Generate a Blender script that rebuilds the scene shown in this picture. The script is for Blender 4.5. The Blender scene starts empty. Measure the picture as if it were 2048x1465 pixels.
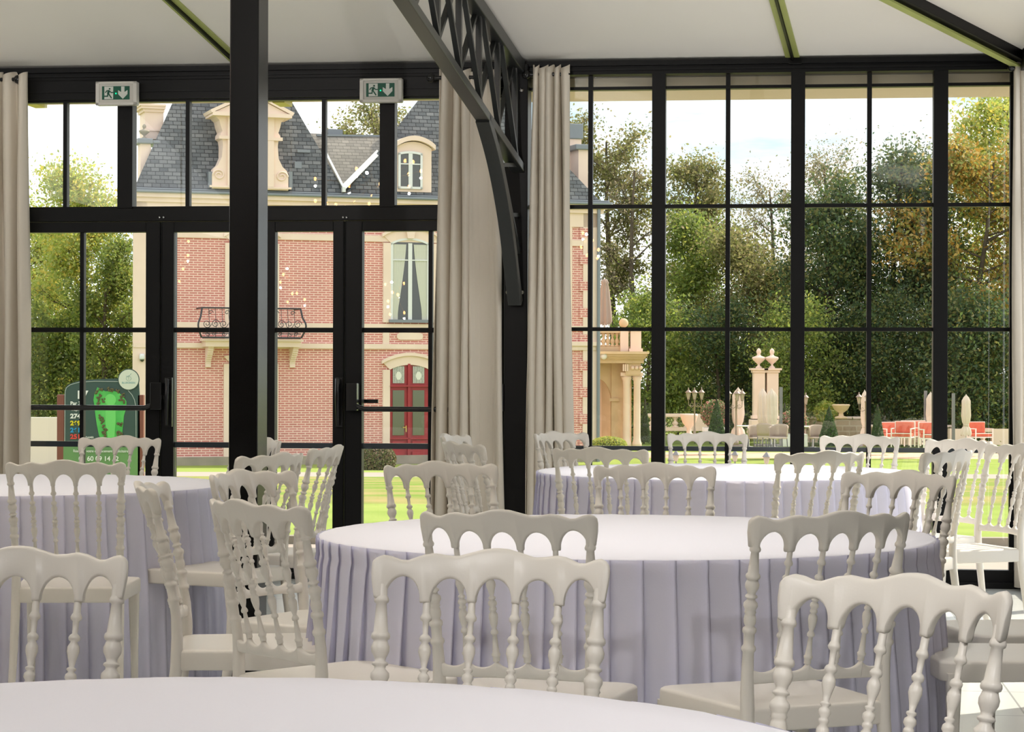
import bpy, bmesh, math, random
import numpy as np
from mathutils import Vector, Matrix
random.seed(7); rng = np.random.default_rng(7)
sc = bpy.context.scene
COL = sc.collection
# ------------------------------------------------------------------ camera
F = 4500.0; CX = 1024.0; HY = 742.0; ROLL = 0.003; EYE = 1.215
cam_d = bpy.data.cameras.new('camera'); cam = bpy.data.objects.new('camera', cam_d); COL.objects.link(cam)
cam.location = (0, 0, EYE)
cam.rotation_euler = (Matrix.Rotation(math.radians(90), 3, 'X') @ Matrix.Rotation(ROLL, 3, 'Z')).to_euler()
cam_d.sensor_width = 36; cam_d.lens = 36 * F / 2048; cam_d.shift_y = (HY - 732.5) / 2048
cam_d.clip_start = 0.05; cam_d.clip_end = 2000
sc.camera = cam
# ------------------------------------------------------------------ colour management
sc.view_settings.view_transform = 'Standard'; sc.view_settings.look = 'None'
sc.view_settings.exposure = 0.0; sc.view_settings.gamma = 1; sc.view_settings.use_curve_mapping = False
# ------------------------------------------------------------------ sky
def world():
    w = bpy.data.worlds.new('sky'); sc.world = w; w.use_nodes = True
    nt = w.node_tree; N = nt.nodes; L = nt.links; N.clear()
    tc = N.new('ShaderNodeTexCoord'); mp = N.new('ShaderNodeMapping'); mp.inputs['Scale'].default_value = (1.0, 1.0, 4.5)
    L.new(tc.outputs['Generated'], mp.inputs[0])
    ns = N.new('ShaderNodeTexNoise'); ns.inputs['Scale'].default_value = 4.2; ns.inputs['Detail'].default_value = 6; ns.inputs['Roughness'].default_value = .55
    L.new(mp.outputs[0], ns.inputs['Vector'])
    r = N.new('ShaderNodeValToRGB'); r.color_ramp.elements[0].position = .50; r.color_ramp.elements[0].color = (1.0, 1.0, 1.0, 1)
    r.color_ramp.elements[1].position = .66; r.color_ramp.elements[1].color = (.44, .58, .66, 1)
    L.new(ns.outputs[0], r.inputs[0])
    bg = N.new('ShaderNodeBackground'); L.new(r.outputs[0], bg.inputs[0]); bg.inputs[1].default_value = 1.7
    o = N.new('ShaderNodeOutputWorld'); L.new(bg.outputs[0], o.inputs[0])
world()
# ------------------------------------------------------------------ sun: ahead, to the right, so the garden is seen against the light
sd = bpy.data.lights.new('sun', 'SUN'); sd.energy = 6.2; sd.angle = math.radians(.7); sd.color = (1.0, .9, .74)
sun = bpy.data.objects.new('sun', sd); COL.objects.link(sun)
_sv = Vector((0.60, 0.42, 0.68)).normalized()
sun.rotation_euler = _sv.to_track_quat('Z', 'Y').to_euler(); sun.location = _sv * 60
# ------------------------------------------------------------------ pixel -> world geometry (camera calibration)
RT = Vector((math.cos(ROLL), 0, math.sin(ROLL))); UP = Vector((-math.sin(ROLL), 0, math.cos(ROLL))); FW = Vector((0, 1, 0))
CAMP = Vector((0, 0, EYE))
def ray(px, py): return FW + RT * ((px - CX) / F) + UP * ((HY - py) / F)
def P(px, py, Y): r = ray(px, py); return CAMP + r * (Y / r.y)
class Frame:
    """a vertical plane's own axes: x along it, y away from the camera, z up"""
    def __init__(s, origin, rot): s.o = Vector(origin); s.r = rot; s.M = Matrix.Translation(s.o) @ Matrix.Rotation(rot, 4, 'Z'); s.I = s.M.inverted()
    def pix(s, px, py, d=0.0):
        o = s.I @ CAMP; r = (s.I.to_3x3() @ ray(px, py)); t = (d - o.y) / r.y
        p = o + r * t; return p.x, p.z
    def X(s, px, py=742, d=0.0): return s.pix(px, py, d)[0]
    def Z(s, px, py, d=0.0): return s.pix(px, py, d)[1]
    def w(s, x, y, z): return s.M @ Vector((x, y, z))
# ------------------------------------------------------------------ materials
MATS = {}
def mat(name, col, rough=.5, metal=0.0, spec=.5, noise=None, bump=0.0, bscale=40, trans=0.0, emis=None, coat=0.0, island=None):
    if name in MATS: return MATS[name]
    m = bpy.data.materials.new(name); m.use_nodes = True; nt = m.node_tree; N = nt.nodes; L = nt.links
    b = N['Principled BSDF']; b.inputs['Base Color'].default_value = (*col, 1); b.inputs['Roughness'].default_value = rough
    b.inputs['Metallic'].default_value = metal; b.inputs['Specular IOR Level'].default_value = spec
    if coat: b.inputs['Coat Weight'].default_value = coat; b.inputs['Coat Roughness'].default_value = .15
    if emis: b.inputs['Emission Color'].default_value = (*emis[0], 1); b.inputs['Emission Strength'].default_value = emis[1]
    tc = None
    if noise or bump: tc = N.new('ShaderNodeTexCoord')
    if noise:   # (other colour, scale, amount)
        ns = N.new('ShaderNodeTexNoise'); ns.inputs['Scale'].default_value = noise[1]; ns.inputs['Detail'].default_value = 5
        L.new(tc.outputs['Object'], ns.inputs['Vector'])
        rp = N.new('ShaderNodeValToRGB'); rp.color_ramp.elements[0].position = .35; rp.color_ramp.elements[1].position = .68
        rp.color_ramp.elements[0].color = (*col, 1); rp.color_ramp.elements[1].color = (*noise[0], 1)
        L.new(ns.outputs[0], rp.inputs[0]); L.new(rp.outputs[0], b.inputs['Base Color'])
    if island:  # list of colours picked per leaf
        gi = N.new('ShaderNodeNewGeometry'); rp = N.new('ShaderNodeValToRGB'); rp.color_ramp.interpolation = 'CONSTANT'
        els = rp.color_ramp.elements
        for i, c in enumerate(island):
            if i < 2: e = els[i]
            else: e = els.new(i / len(island))
            e.position = i / len(island); e.color = (*c, 1)
        L.new(gi.outputs['Random Per Island'], rp.inputs[0]); L.new(rp.outputs[0], b.inputs['Base Color'])
    if bump:
        nb = N.new('ShaderNodeTexNoise'); nb.inputs['Scale'].default_value = bscale; nb.inputs['Detail'].default_value = 4
        L.new(tc.outputs['Object'], nb.inputs['Vector'])
        bp = N.new('ShaderNodeBump'); bp.inputs['Strength'].default_value = bump; bp.inputs['Distance'].default_value = .01
        L.new(nb.outputs[0], bp.inputs['Height']); L.new(bp.outputs[0], b.inputs['Normal'])
    if trans:
        out = N['Material Output']; tr = N.new('ShaderNodeBsdfTranslucent'); mx = N.new('ShaderNodeMixShader'); mx.inputs[0].default_value = trans
        src = b.inputs['Base Color'].links[0].from_socket if b.inputs['Base Color'].links else None
        if src: L.new(src, tr.inputs[0])
        else: tr.inputs[0].default_value = (*col, 1)
        L.new(b.outputs[0], mx.inputs[1]); L.new(tr.outputs[0], mx.inputs[2]); L.new(mx.outputs[0], out.inputs[0])
    MATS[name] = m; return m
def glass_mat(name, tint=(1, 1, 1), refl=.5, ior=1.5):
    m = bpy.data.materials.new(name); m.use_nodes = True; nt = m.node_tree; N = nt.nodes; L = nt.links; N.clear()
    out = N.new('ShaderNodeOutputMaterial'); tr = N.new('ShaderNodeBsdfTransparent'); tr.inputs[0].default_value = (*tint, 1)
    gl = N.new('ShaderNodeBsdfGlossy'); gl.inputs['Roughness'].default_value = 0.0; fr = N.new('ShaderNodeFresnel'); fr.inputs[0].default_value = ior
    mul = N.new('ShaderNodeMath'); mul.operation = 'MULTIPLY'; mul.inputs[1].default_value = refl * 2
    L.new(fr.outputs[0], mul.inputs[0]); mx = N.new('ShaderNodeMixShader')
    L.new(mul.outputs[0], mx.inputs[0]); L.new(tr.outputs[0], mx.inputs[1]); L.new(gl.outputs[0], mx.inputs[2]); L.new(mx.outputs[0], out.inputs[0])
    MATS[name] = m; return m
def brick_mat(name, c1, c2, mortar, bw, bh, ms, offs=.5, rough=.9, axes='XZ', var=.12):
    m = bpy.data.materials.new(name); m.use_nodes = True; nt = m.node_tree; N = nt.nodes; L = nt.links; b = N['Principled BSDF']
    tc = N.new('ShaderNodeTexCoord'); sp = N.new('ShaderNodeSeparateXYZ'); cb = N.new('ShaderNodeCombineXYZ')
    L.new(tc.outputs['Object'], sp.inputs[0]); L.new(sp.outputs[0 if axes[0] == 'X' else 1], cb.inputs[0]); L.new(sp.outputs[2 if axes[1] == 'Z' else 1], cb.inputs[1])
    br = N.new('ShaderNodeTexBrick'); br.inputs['Scale'].default_value = 1.0; br.inputs['Brick Width'].default_value = bw; br.inputs['Row Height'].default_value = bh
    br.inputs['Mortar Size'].default_value = ms; br.offset = offs; br.inputs['Mortar Smooth'].default_value = .1; br.inputs['Bias'].default_value = 0
    br.inputs['Color1'].default_value = (*c1, 1); br.inputs['Color2'].default_value = (*c2, 1); br.inputs['Mortar'].default_value = (*mortar, 1)
    L.new(cb.outputs[0], br.inputs['Vector'])
    ns = N.new('ShaderNodeTexNoise'); ns.inputs['Scale'].default_value = .9; ns.inputs['Detail'].default_value = 6; L.new(tc.outputs['Object'], ns.inputs['Vector'])
    mr = N.new('ShaderNodeMapRange'); mr.inputs[3].default_value = 1 - var; mr.inputs[4].default_value = 1 + var; L.new(ns.outputs[0], mr.inputs[0])
    hv = N.new('ShaderNodeHueSaturation'); L.new(br.outputs[0], hv.inputs['Color']); L.new(mr.outputs[0], hv.inputs['Value'])
    L.new(hv.outputs[0], b.inputs['Base Color']); b.inputs['Roughness'].default_value = rough; b.inputs['Specular IOR Level'].default_value = .2
    bp = N.new('ShaderNodeBump'); bp.inputs['Strength'].default_value = .4; bp.inputs['Distance'].default_value = .02; bp.invert = True
    L.new(br.outputs['Fac'], bp.inputs['Height']); L.new(bp.outputs[0], b.inputs['Normal'])
    MATS[name] = m; return m
M = MATS
mat('black_metal', (.004, .004, .004), .42, .0, .22)
mat('truss_metal', (.022, .024, .023), .33, .0, .55)
mat('black_plastic', (.01, .01, .01), .2)
mat('chrome', (.7, .7, .7), .15, 1.0)
mat('ceiling_cloth', (.88, .85, .785), .75, noise=((.90, .875, .81), .8), spec=.2)
mat('chair_plastic', (.72, .68, .605), .36, spec=.4, bump=.02, bscale=220)
mat('cloth_white', (.88, .87, .92), .9, spec=.1, bump=.05, bscale=160, trans=.12)
mat('skirt_white', (.88, .87, 1.0), .9, spec=.1, bump=.06, bscale=240, trans=.34)
mat('curtain_linen', (.82, .75, .64), .95, spec=.1, bump=.08, bscale=300, trans=.12)
mat('steel_light', (.30, .30, .28), .4, .2)
mat('white_plastic', (.72, .70, .64), .4)
mat('sign_green', (.0, .10, .055), .45)
mat('sign_white', (.75, .78, .72), .5)
mat('led_green', (.0, .5, .2), .4, emis=((.0, 1, .35), 2.2))
mat('bulb_glow', (1, .5, .2), .4, emis=((1, .40, .12), 40.0))
mat('brass', (.5, .33, .12), .3, 1.0)
mat('wood_table', (.35, .22, .12), .5)
glass_mat('pane_glass', (.99, 1, .99), .45)
# ------------------------------------------------------------------ mesh builder
class MB:
    def __init__(s): s.v = []; s.f = []; s.sm = []
    def add(s, vs, fs, smooth=False):
        n = len(s.v); s.v += [tuple(v) for v in vs]; s.f += [tuple(i + n for i in f) for f in fs]; s.sm += [smooth] * len(fs); return s
    def box(s, x0, x1, y0, y1, z0, z1):
        if x0 > x1: x0, x1 = x1, x0
        if y0 > y1: y0, y1 = y1, y0
        if z0 > z1: z0, z1 = z1, z0
        v = [(x0,y0,z0),(x1,y0,z0),(x1,y1,z0),(x0,y1,z0),(x0,y0,z1),(x1,y0,z1),(x1,y1,z1),(x0,y1,z1)]
        return s.add(v, [(0,3,2,1),(4,5,6,7),(0,1,5,4),(1,2,6,5),(2,3,7,6),(3,0,4,7)])
    def prism(s, poly, y0, y1, axis='y', smooth=False):
        """poly in (x,z) extruded along y (axis y), in (x,y) along z (axis z)"""
        n = len(poly)
        if axis == 'y': a = [(p[0], y0, p[1]) for p in poly]; b = [(p[0], y1, p[1]) for p in poly]
        elif axis == 'z': a = [(p[0], p[1], y0) for p in poly]; b = [(p[0], p[1], y1) for p in poly]
        else: a = [(y0, p[0], p[1]) for p in poly]; b = [(y1, p[0], p[1]) for p in poly]
        fs = [tuple(range(n)), tuple(range(2*n-1, n-1, -1))] + [(i, i+n, (i+1)%n+n, (i+1)%n) for i in range(n)]
        return s.add(a + b, fs, smooth)
    def beam(s, p, q, w, h, up=(0, 0, 1)):
        p = Vector(p); q = Vector(q); d = (q-p).normalized(); u = Vector(up); x = d.cross(u)
        if x.length < 1e-4: x = d.cross(Vector((1, 0, 0)))
        x.normalize(); z = x.cross(d).normalized(); x = x*w/2; z = z*h/2
        v = [p-x-z, p+x-z, p+x+z, p-x+z, q-x-z, q+x-z, q+x+z, q-x+z]
        return s.add(v, [(0,3,2,1),(4,5,6,7),(0,1,5,4),(1,2,6,5),(2,3,7,6),(3,0,4,7)])
    def tube(s, pts, r, n=8, cap=True, smooth=True):
        pts = [Vector(p) for p in pts]; rr = r if isinstance(r, (list, tuple)) else [r]*len(pts)
        base = len(s.v); vs = []; ref = None
        for i, p in enumerate(pts):
            d = (pts[min(i+1, len(pts)-1)] - pts[max(i-1, 0)]).normalized()
            if ref is None: ref = d.orthogonal().normalized()
            ref = (ref - d * ref.dot(d)).normalized(); b = d.cross(ref)
            for k in range(n):
                a = 2*math.pi*k/n; vs.append(p + (ref*math.cos(a) + b*math.sin(a)) * rr[i])
        fs = [(i*n+k, i*n+(k+1)%n, (i+1)*n+(k+1)%n, (i+1)*n+k) for i in range(len(pts)-1) for k in range(n)]
        s.add(vs, fs, smooth)
        if cap: s.add(vs[:n], [tuple(range(n-1, -1, -1))]); s.add(vs[-n:], [tuple(range(n))])
        return s
    def lathe(s, prof, c=(0, 0, 0), n=16, smooth=True, sx=1, sy=1):
        vs = [(c[0]+r*math.cos(2*math.pi*k/n)*sx, c[1]+r*math.sin(2*math.pi*k/n)*sy, c[2]+z) for r, z in prof for k in range(n)]
        fs = [(i*n+k, i*n+(k+1)%n, (i+1)*n+(k+1)%n, (i+1)*n+k) for i in range(len(prof)-1) for k in range(n)]
        fs += [tuple(range(n-1, -1, -1)), tuple((len(prof)-1)*n+k for k in range(n))]
        return s.add(vs, fs, smooth)
    def ball(s, c, r, n=12, m=8, sx=1, sy=1, sz=1):
        prof = [(max(1e-4, r*math.sin(math.pi*i/m)), -r*math.cos(math.pi*i/m)*sz) for i in range(m+1)]
        return s.lathe(prof, c, n, True, sx, sy)
    def grid(s, rows, smooth=True, closed=False):
        n = len(rows[0]); vs = [v for r in rows for v in r]; m = n if closed else n-1
        fs = [(i*n+k, i*n+(k+1)%n, (i+1)*n+(k+1)%n, (i+1)*n+k) for i in range(len(rows)-1) for k in range(m)]
        return s.add(vs, fs, smooth)
    def build(s, name, m, parent=None, loc=None, rot=0.0, bevel=0.0, world=False):
        """world=True: the vertices are world coordinates, kept where they are under the parent"""
        me = bpy.data.meshes.new(name)
        vs = s.v
        if world:
            if parent is not None: W = chain(parent).inverted()
            elif loc is not None: W = (Matrix.Translation(Vector(loc)) @ Matrix.Rotation(rot, 4, 'Z')).inverted()
            else: W = Matrix()
            vs = [tuple(W @ Vector(v)) for v in vs]
        me.from_pydata(vs, [], s.f); me.update()
        me.polygons.foreach_set('use_smooth', s.sm)
        bm = bmesh.new(); bm.from_mesh(me); bmesh.ops.recalc_face_normals(bm, faces=bm.faces); bm.to_mesh(me); bm.free()
        me.materials.append(M[m] if isinstance(m, str) else m)
        o = bpy.data.objects.new(name, me); COL.objects.link(o)
        if parent is not None: o.parent = parent
        if loc is not None: o.location = loc; o.rotation_euler = (0, 0, rot)
        if bevel:
            bv = o.modifiers.new('bevel', 'BEVEL'); bv.width = bevel; bv.segments = 2; bv.limit_method = 'ANGLE'; bv.angle_limit = math.radians(40)
        return o
def chain(o):
    m = Matrix()
    while o is not None:
        m = Matrix.Translation(o.location) @ o.rotation_euler.to_matrix().to_4x4() @ m; o = o.parent
    return m
def tag(o, label=None, cat=None, group=None, kind=None):
    if label: o['label'] = label
    if cat: o['category'] = cat
    if group: o['group'] = group
    if kind: o['kind'] = kind
    return o
def thing(name, label, cat, loc=(0, 0, 0), rot=0.0, group=None, kind=None):
    o = bpy.data.objects.new(name, None); COL.objects.link(o); o.empty_display_size = .1
    o.location = loc; o.rotation_euler = (0, 0, rot); return tag(o, label, cat, group, kind)
def struct(o, label=None): o['kind'] = 'structure'; 
def copy_tree(o, parent=None):
    c = o.copy(); COL.objects.link(c)
    if parent is not None: c.parent = parent
    for ch in [x for x in o.children]: copy_tree(ch, c)
    return c
def lerp(a, b, t): return a + (b-a)*t
def interp(tab, x):
    for (x0, y0), (x1, y1) in zip(tab, tab[1:]):
        if x <= x1: return y0 + (y1-y0) * max(0, (x-x0)) / (x1-x0)
    return tab[-1][1]
# ================================================================== THE ROOM
PSI = math.atan(.118)
W = Frame((0, 13.0, 0), -PSI)              # the glazed front wall; local y < 0 is inside
WL = dict(loc=W.o, rot=W.r)
TOPZ = 2.99; SL = .1654
def S(o, **k): o['kind'] = 'structure'; return o
sL = W.X(-900); sR = W.X(2044)              # room's left and right ends
def ceil_z(d): return TOPZ + SL*min(d, 20-d)           # d = distance into the room
# floor
def floor_mat():
    m = bpy.data.materials.new('floor_tiles'); m.use_nodes = True; nt = m.node_tree; N = nt.nodes; L = nt.links; b = N['Principled BSDF']
    tc = N.new('ShaderNodeTexCoord'); br = N.new('ShaderNodeTexBrick'); br.offset = 0; br.inputs['Scale'].default_value = 1
    br.inputs['Brick Width'].default_value = .6; br.inputs['Row Height'].default_value = .6; br.inputs['Mortar Size'].default_value = .004
    br.inputs['Color1'].default_value = (.74, .77, .76, 1); br.inputs['Color2'].default_value = (.70, .73, .72, 1); br.inputs['Mortar'].default_value = (.36, .38, .38, 1)
    L.new(tc.outputs['Object'], br.inputs['Vector']); L.new(br.outputs[0], b.inputs['Base Color']); b.inputs['Roughness'].default_value = .22
    MATS['floor_tiles'] = m
floor_mat()
S(MB().box(sL, sR+.2, -21, .35, -.12, 0).build('floor', 'floor_tiles', **WL))
# corner hip: where the front roof slope meets the right-hand one
def ceil_hit(px, py):
    o = W.I @ CAMP; r = W.I.to_3x3() @ ray(px, py)          # local; plane z = TOPZ - SL*y
    t = (TOPZ - SL*o.y - o.z) / (r.z + SL*r.y); return o + r*t
corner = Vector((sR, 0, TOPZ))
hp = ceil_hit(1822, 0); hd = (hp - corner); hd = hd / -hd.y      # per metre into the room
RIDGE = 10.0
hipend = corner + hd*RIDGE
HS = (hipend.z-TOPZ)/(sR-hipend.x)
def roof_z(p): q = W.I @ Vector((p[0], p[1], 0)); return min(ceil_z(-q.y), TOPZ + HS*(sR-q.x))
mb = MB()
mb.add([(sL, 0, TOPZ), tuple(corner), tuple(hipend), (sL, -RIDGE, TOPZ+SL*RIDGE)], [(0, 1, 2, 3)])
mb.add([(sL, -RIDGE, TOPZ+SL*RIDGE), tuple(hipend), (sR, -2*RIDGE, TOPZ), (sL, -2*RIDGE, TOPZ)], [(0, 1, 2, 3)])
mb.add([tuple(corner), (sR, -2*RIDGE, TOPZ), tuple(hipend)], [(0, 1, 2)])
v0 = list(mb.v); mb.add([(x, y, z+.12) for x, y, z in v0], [f for f in mb.f])
S(mb.build('ceiling', 'ceiling_cloth', **WL))
# ceiling seams: dark strips with edges painted a lit green, running up the slope
SEAM = Vector((-.091, -1.0, SL))
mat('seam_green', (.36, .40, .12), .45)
def seam_at(px, py, name='trim_seam'):
    p = ceil_hit(px, py); p0 = p + SEAM*(p.y/1.0)              # bring to the wall line
    q = p0 + SEAM*(RIDGE-.1)
    o = MB(); n = Vector((0, 0, -1))
    for dx, w, h, m in ((0, .012, .034, 'black_metal'),): o.beam(p0+n*.012, q+n*.012, w, h)
    a = S(o.build(name, 'black_metal', **WL)); 
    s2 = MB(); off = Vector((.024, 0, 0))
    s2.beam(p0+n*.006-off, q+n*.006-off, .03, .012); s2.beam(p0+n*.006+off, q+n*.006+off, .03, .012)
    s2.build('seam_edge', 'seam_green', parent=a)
seam_at(459, 107); seam_at(1588, 122, 'trim_seam')
seam_at(-600, 150)
s15 = W.X(1591, 127, -.05); S(MB().box(s15-.035, s15+.035, -.09, -.05, TOPZ-.035, TOPZ+.0).build('trim_bracket', 'black_metal', **WL))
# header beam across the wall
zhL = W.Z(640, 195.5, -.03); zhR = W.Z(1500, 166, -.03)
sP0, sP1 = W.X(1010, 600, -.1), W.X(1056, 600, -.1)           # the post
hb = MB(); hb.box(sL, sR, -.06, .10, zhR+.055, TOPZ); 
hb.box(sL, sR, -.075, -.06, W.Z(1500, 141), W.Z(1500, 141)+.012); hb.box(sL, sR, -.09, -.06, TOPZ-.03, TOPZ)
hb.box(sL, sP0, -.06, .10, zhL, zhR+.06); hb.box(sL, sP0, -.07, -.06, W.Z(640, 180, -.06), W.Z(640, 180, -.06)+.010)
S(hb.build('trim_header', 'black_metal', **WL))
# the post between the two bays, and the corner post
S(MB().box(sP0, sP1, -.14, .06, 0, TOPZ-.02).build('trim_post', 'black_metal', bevel=.004, **WL))
sC0 = W.X(2029, 600, 0)
S(MB().box(sC0, sC0+.16, -.06, .10, 0, TOPZ).build('trim_corner_post', 'black_metal', bevel=.004, **WL))
sA0 = W.X(-24, 600, -.02)
S(MB().box(sA0-.12, sA0, -.06, .08, 0, zhL+.02).build('trim_left_post', 'black_metal', **WL))
# transom beam over the doors
zt0, zt1 = W.Z(700, 441, -.03), W.Z(700, 415, -.03)
tb = MB(); tb.box(sA0, sP0, -.05, .05, zt0, zt1); S(tb.build('trim_transom', 'black_metal', bevel=.003, **WL))
S(MB().box(sL, sR, -.07, .12, -.02, .035).build('trim_threshold', 'black_metal', **WL))
EDGE = dict(bevel=.002)
# fanlights over the doors: four units between thick mullions
def bar_v(m, px, py, w, y0, y1, z0, z1, d=-.02): x = W.X(px, py, d); m.box(x-w/2, x+w/2, y0, y1, z0, z1)
mullL = [(236, 266), (760, 790)]
units = [(-24, 236, 130.5), (266, 498, 375.5), (498, 760, 647.5), (790, 1012, 905)]
for a, b in mullL:
    S(MB().box(W.X(a, 310, -.03), W.X(b, 310, -.03), -.045, .05, zt1, zhL).build('trim_mullion', 'black_metal', **EDGE, **WL))
for i, (a, b, c) in enumerate(units):
    x0, x1 = W.X(a, 310, -.02), W.X(b, 310, -.02)
    w = thing('window_%d' % (i+1), None, None, W.o, W.r, kind='structure')
    fr = MB(); fr.box(x0, x1, -.03, .03, zt1, zt1+.012); fr.box(x0, x1, -.03, .03, zhL-.012, zhL)
    fr.build('window_frame', 'black_metal', w)
    b_ = MB(); bar_v(b_, c, 310, .024, -.025, .025, zt1, zhL); b_.build('glazing_bar', 'black_metal', w)
    MB().box(x0, x1, -.003, .003, zt1, zhL).build('glass_pane', 'pane_glass', w)
# door leaves
zd1 = zt0 - .004; zg1 = W.Z(700, 463, -.03); zbar = W.Z(600, 660.5, -.03); zlow = W.Z(760, 893, -.03); zg0 = .10
def leaf(n, a, ga, gb, b, bar=None, panic=None, handle=None):
    x0, x1, g0, g1 = (W.X(v, 650, -.03) for v in (a, b, ga, gb))
    d = thing('door_%d' % n, None, None, W.o, W.r, kind='structure')
    f = MB(); f.box(x0, g0, -.05, .03, .03, zd1); f.box(g1, x1, -.05, .03, .03, zd1); f.box(g0, g1, -.05, .03, zg1, zd1); f.box(g0, g1, -.05, .03, .03, zg0)
    f.box(x0, x0+.006, -.056, -.05, .03, zd1); f.box(x1-.006, x1, -.056, -.05, .03, zd1)
    f.build('door_frame', 'black_metal', d, bevel=.003)
    g = MB()
    g.box(g0, g1, -.022, .022, zbar-.014, zbar+.014)
    if bar: bar_v(g, bar, 560, .024, -.022, .022, zg0, zg1)
    g.build('glazing_bar', 'black_metal', d)
    MB().box(g0, g1, -.022, .022, zlow-.016, zlow+.016).build('kick_rail', 'rail_blue_reflect', d)
    MB().box(g0, g1, -.003, .003, zg0, zg1).build('glass_pane', 'pane_glass', d)
    if panic:
        pa, pb, za, zb, side = panic
        pz0 = W.Z(600, 818, -.12); xa, xb = W.X(pa, 818, -.12), W.X(pb, 818, -.12)
        p = MB(); pts = []
        L_ = [(xa-.05, .07), (xa-.045, .0), (xa-.025, -.03), (xa+.02, -.045)] if side != 'R' else [(xa, -.045)]
        R_ = [(xb-.02, -.045), (xb+.025, -.03), (xb+.045, .0), (xb+.05, .07)] if side != 'L' else [(xb, -.045)]
        pts = [(x, -.13, pz0+.045+z) for x, z in L_ + R_]
        p.tube(pts, .0155, 10)
        if side != 'L': p.box(xb+.02, xb+.085, -.15, -.05, pz0-.01, pz0+.15)
        if side != 'R': p.box(xa-.085, xa-.02, -.15, -.05, pz0-.01, pz0+.15)
        o = p.build('panic_bar', 'black_plastic', d, bevel=.004)
        if side != 'L': MB().box(xb+.09, xb+.105, -.112, -.10, pz0+.05, pz0+.075).build('latch_button', 'chrome', o)
    if handle is not None:
        hz = W.Z(handle, 800, -.1); hx = W.X(handle, 800, -.1)
        h = MB(); h.box(hx-.022, hx+.022, -.075, -.05, hz-.16, hz+.13)
        h.tube([(hx, -.075, hz+.1), (hx, -.115, hz+.12), (hx, -.12, hz+.02), (hx, -.12, hz-.06), (hx, -.11, hz-.15)], [.012, .014, .014, .012, .008], 8)
        h.build('door_handle', 'black_plastic', d, bevel=.003)
mat('rail_blue_reflect', (.035, .045, .055), .15, .0, .8)  # bluish reflection on the dark bars put into the base colour
leaf(1, -22, 35, 293, 322, bar=164, panic=(40, 296, 0, 0, 'R'))
leaf(2, 324, 349, 466, 490, handle=334)
leaf(3, 526, 551, 667, 689, handle=676)
leaf(4, 691, 725, 998, 1011, bar=861, panic=(722, 978, 0, 0, 'B'))
o = MB(); hx0, hx1 = W.X(725, 805, -.0), W.X(757, 805, .06); zz = W.Z(740, 803, .06)
o.box(hx0, hx1, .04, .058, zz-.011, zz+.011); S(o.build('trim_outer_door_lever', 'black_plastic', **WL))
S(MB().box(W.X(490, 650, -.03), W.X(526, 650, -.03), -.045, .04, .03, zt0).build('trim_door_jamb', 'black_metal', **WL))
for px in (319, 327, 686, 693):
    hxx = W.X(px, 435, -.055); hzz = W.Z(px, 435, -.055); m_ = MB(); m_.ball((hxx, -.055, hzz), .007, 8, 6)
    S(m_.build('trim_hinge_screw', 'chrome', **WL))
# right bay: big fixed window, four tall lights
zr1 = zhR; zrb = W.Z(1500, 412, -.02); zrm = W.Z(1500, 659, -.02); zrl = W.Z(1500, 899, -.02); zr0 = .10
thick = [(1303, 1330), (1581, 1609), (1866, 1895)]
for a, b in thick:
    S(MB().box(W.X(a, 650, -.04), W.X(b, 650, -.04), -.055, .06, .02, zhR+.06).build('trim_mullion', 'black_metal', **EDGE, **WL))
rb = [(1056, 1303, 1180), (1330, 1581, 1455), (1609, 1866, 1738), (1895, 2029, 2024)]
mat('dim_green', (.09, .10, .035), .5)
for i, (a, b, c) in enumerate(rb):
    x0, x1 = W.X(a, 650, -.02), W.X(b, 650, -.02)
    w = thing('window_%d' % (i+5), None, None, W.o, W.r, kind='structure')
    fr = MB(); fr.box(x0, x1, -.03, .03, .03, zr0); ztop = W.Z(1500, 173.5, -.02)
    fr.box(x0, x1, -.03, .03, ztop-.010, ztop+.008)
    fr.build('window_frame', 'black_metal', w)
    b_ = MB(); bar_v(b_, c, 600, .026, -.024, .024, zr0, zhR+.05)
    for z, h in ((zrb, .022), (zrm, .022)): b_.box(x0, x1, -.022, .022, z-h/2, z+h/2)
    b_.build('glazing_bar', 'black_metal', w)
    MB().box(x0, x1, -.022, .022, zrl-.013, zrl+.013).build('kick_rail', 'rail_blue_reflect', w)
    MB().box(x0, x1, -.003, .003, zr0, zhR+.05).build('glass_pane', 'pane_glass', w)
# side and rear walls of the same glazed building, seen only from other positions
def glazed(name, x0, x1, y0, y1, n, m=None):
    o = MB(); L_ = Vector((x1-x0, y1-y0, 0))
    for i in range(n+1):
        p = Vector((x0, y0, 0)) + L_*i/n; o.box(p.x-.04, p.x+.04, p.y-.04, p.y+.04, 0, TOPZ)
    for z in (.06, 2.12, 2.9): o.beam((x0, y0, z), (x1, y1, z), .08, .12 if z != 2.12 else .05)
    return S(o.build(name, 'black_metal', **WL))
S(MB().box(sR-.03, sR+.12, -4.2, 0, TOPZ-.1, TOPZ+.12).build('trim_right_beam', 'black_metal', **WL))
glazed('wall_right', sR+.06, sR+.06, -.1, -4.2, 4)
mat('plaster', (.10, .095, .085), .9, spec=.1)
S(MB().box(sL-.2, sL, -20, .1, 0, TOPZ).build('wall_left', 'plaster', **WL))
o = MB(); o.prism([(sL, 0), (sR, 0), (sR, TOPZ), (sL, TOPZ)], -20.2, -20.0); S(o.build('wall_rear', 'plaster', **WL))
S(MB().box(sR-.04, sR+.12, -20, -4.2, 0, TOPZ+.12).build('wall_right_rear', 'plaster', **WL))
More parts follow.
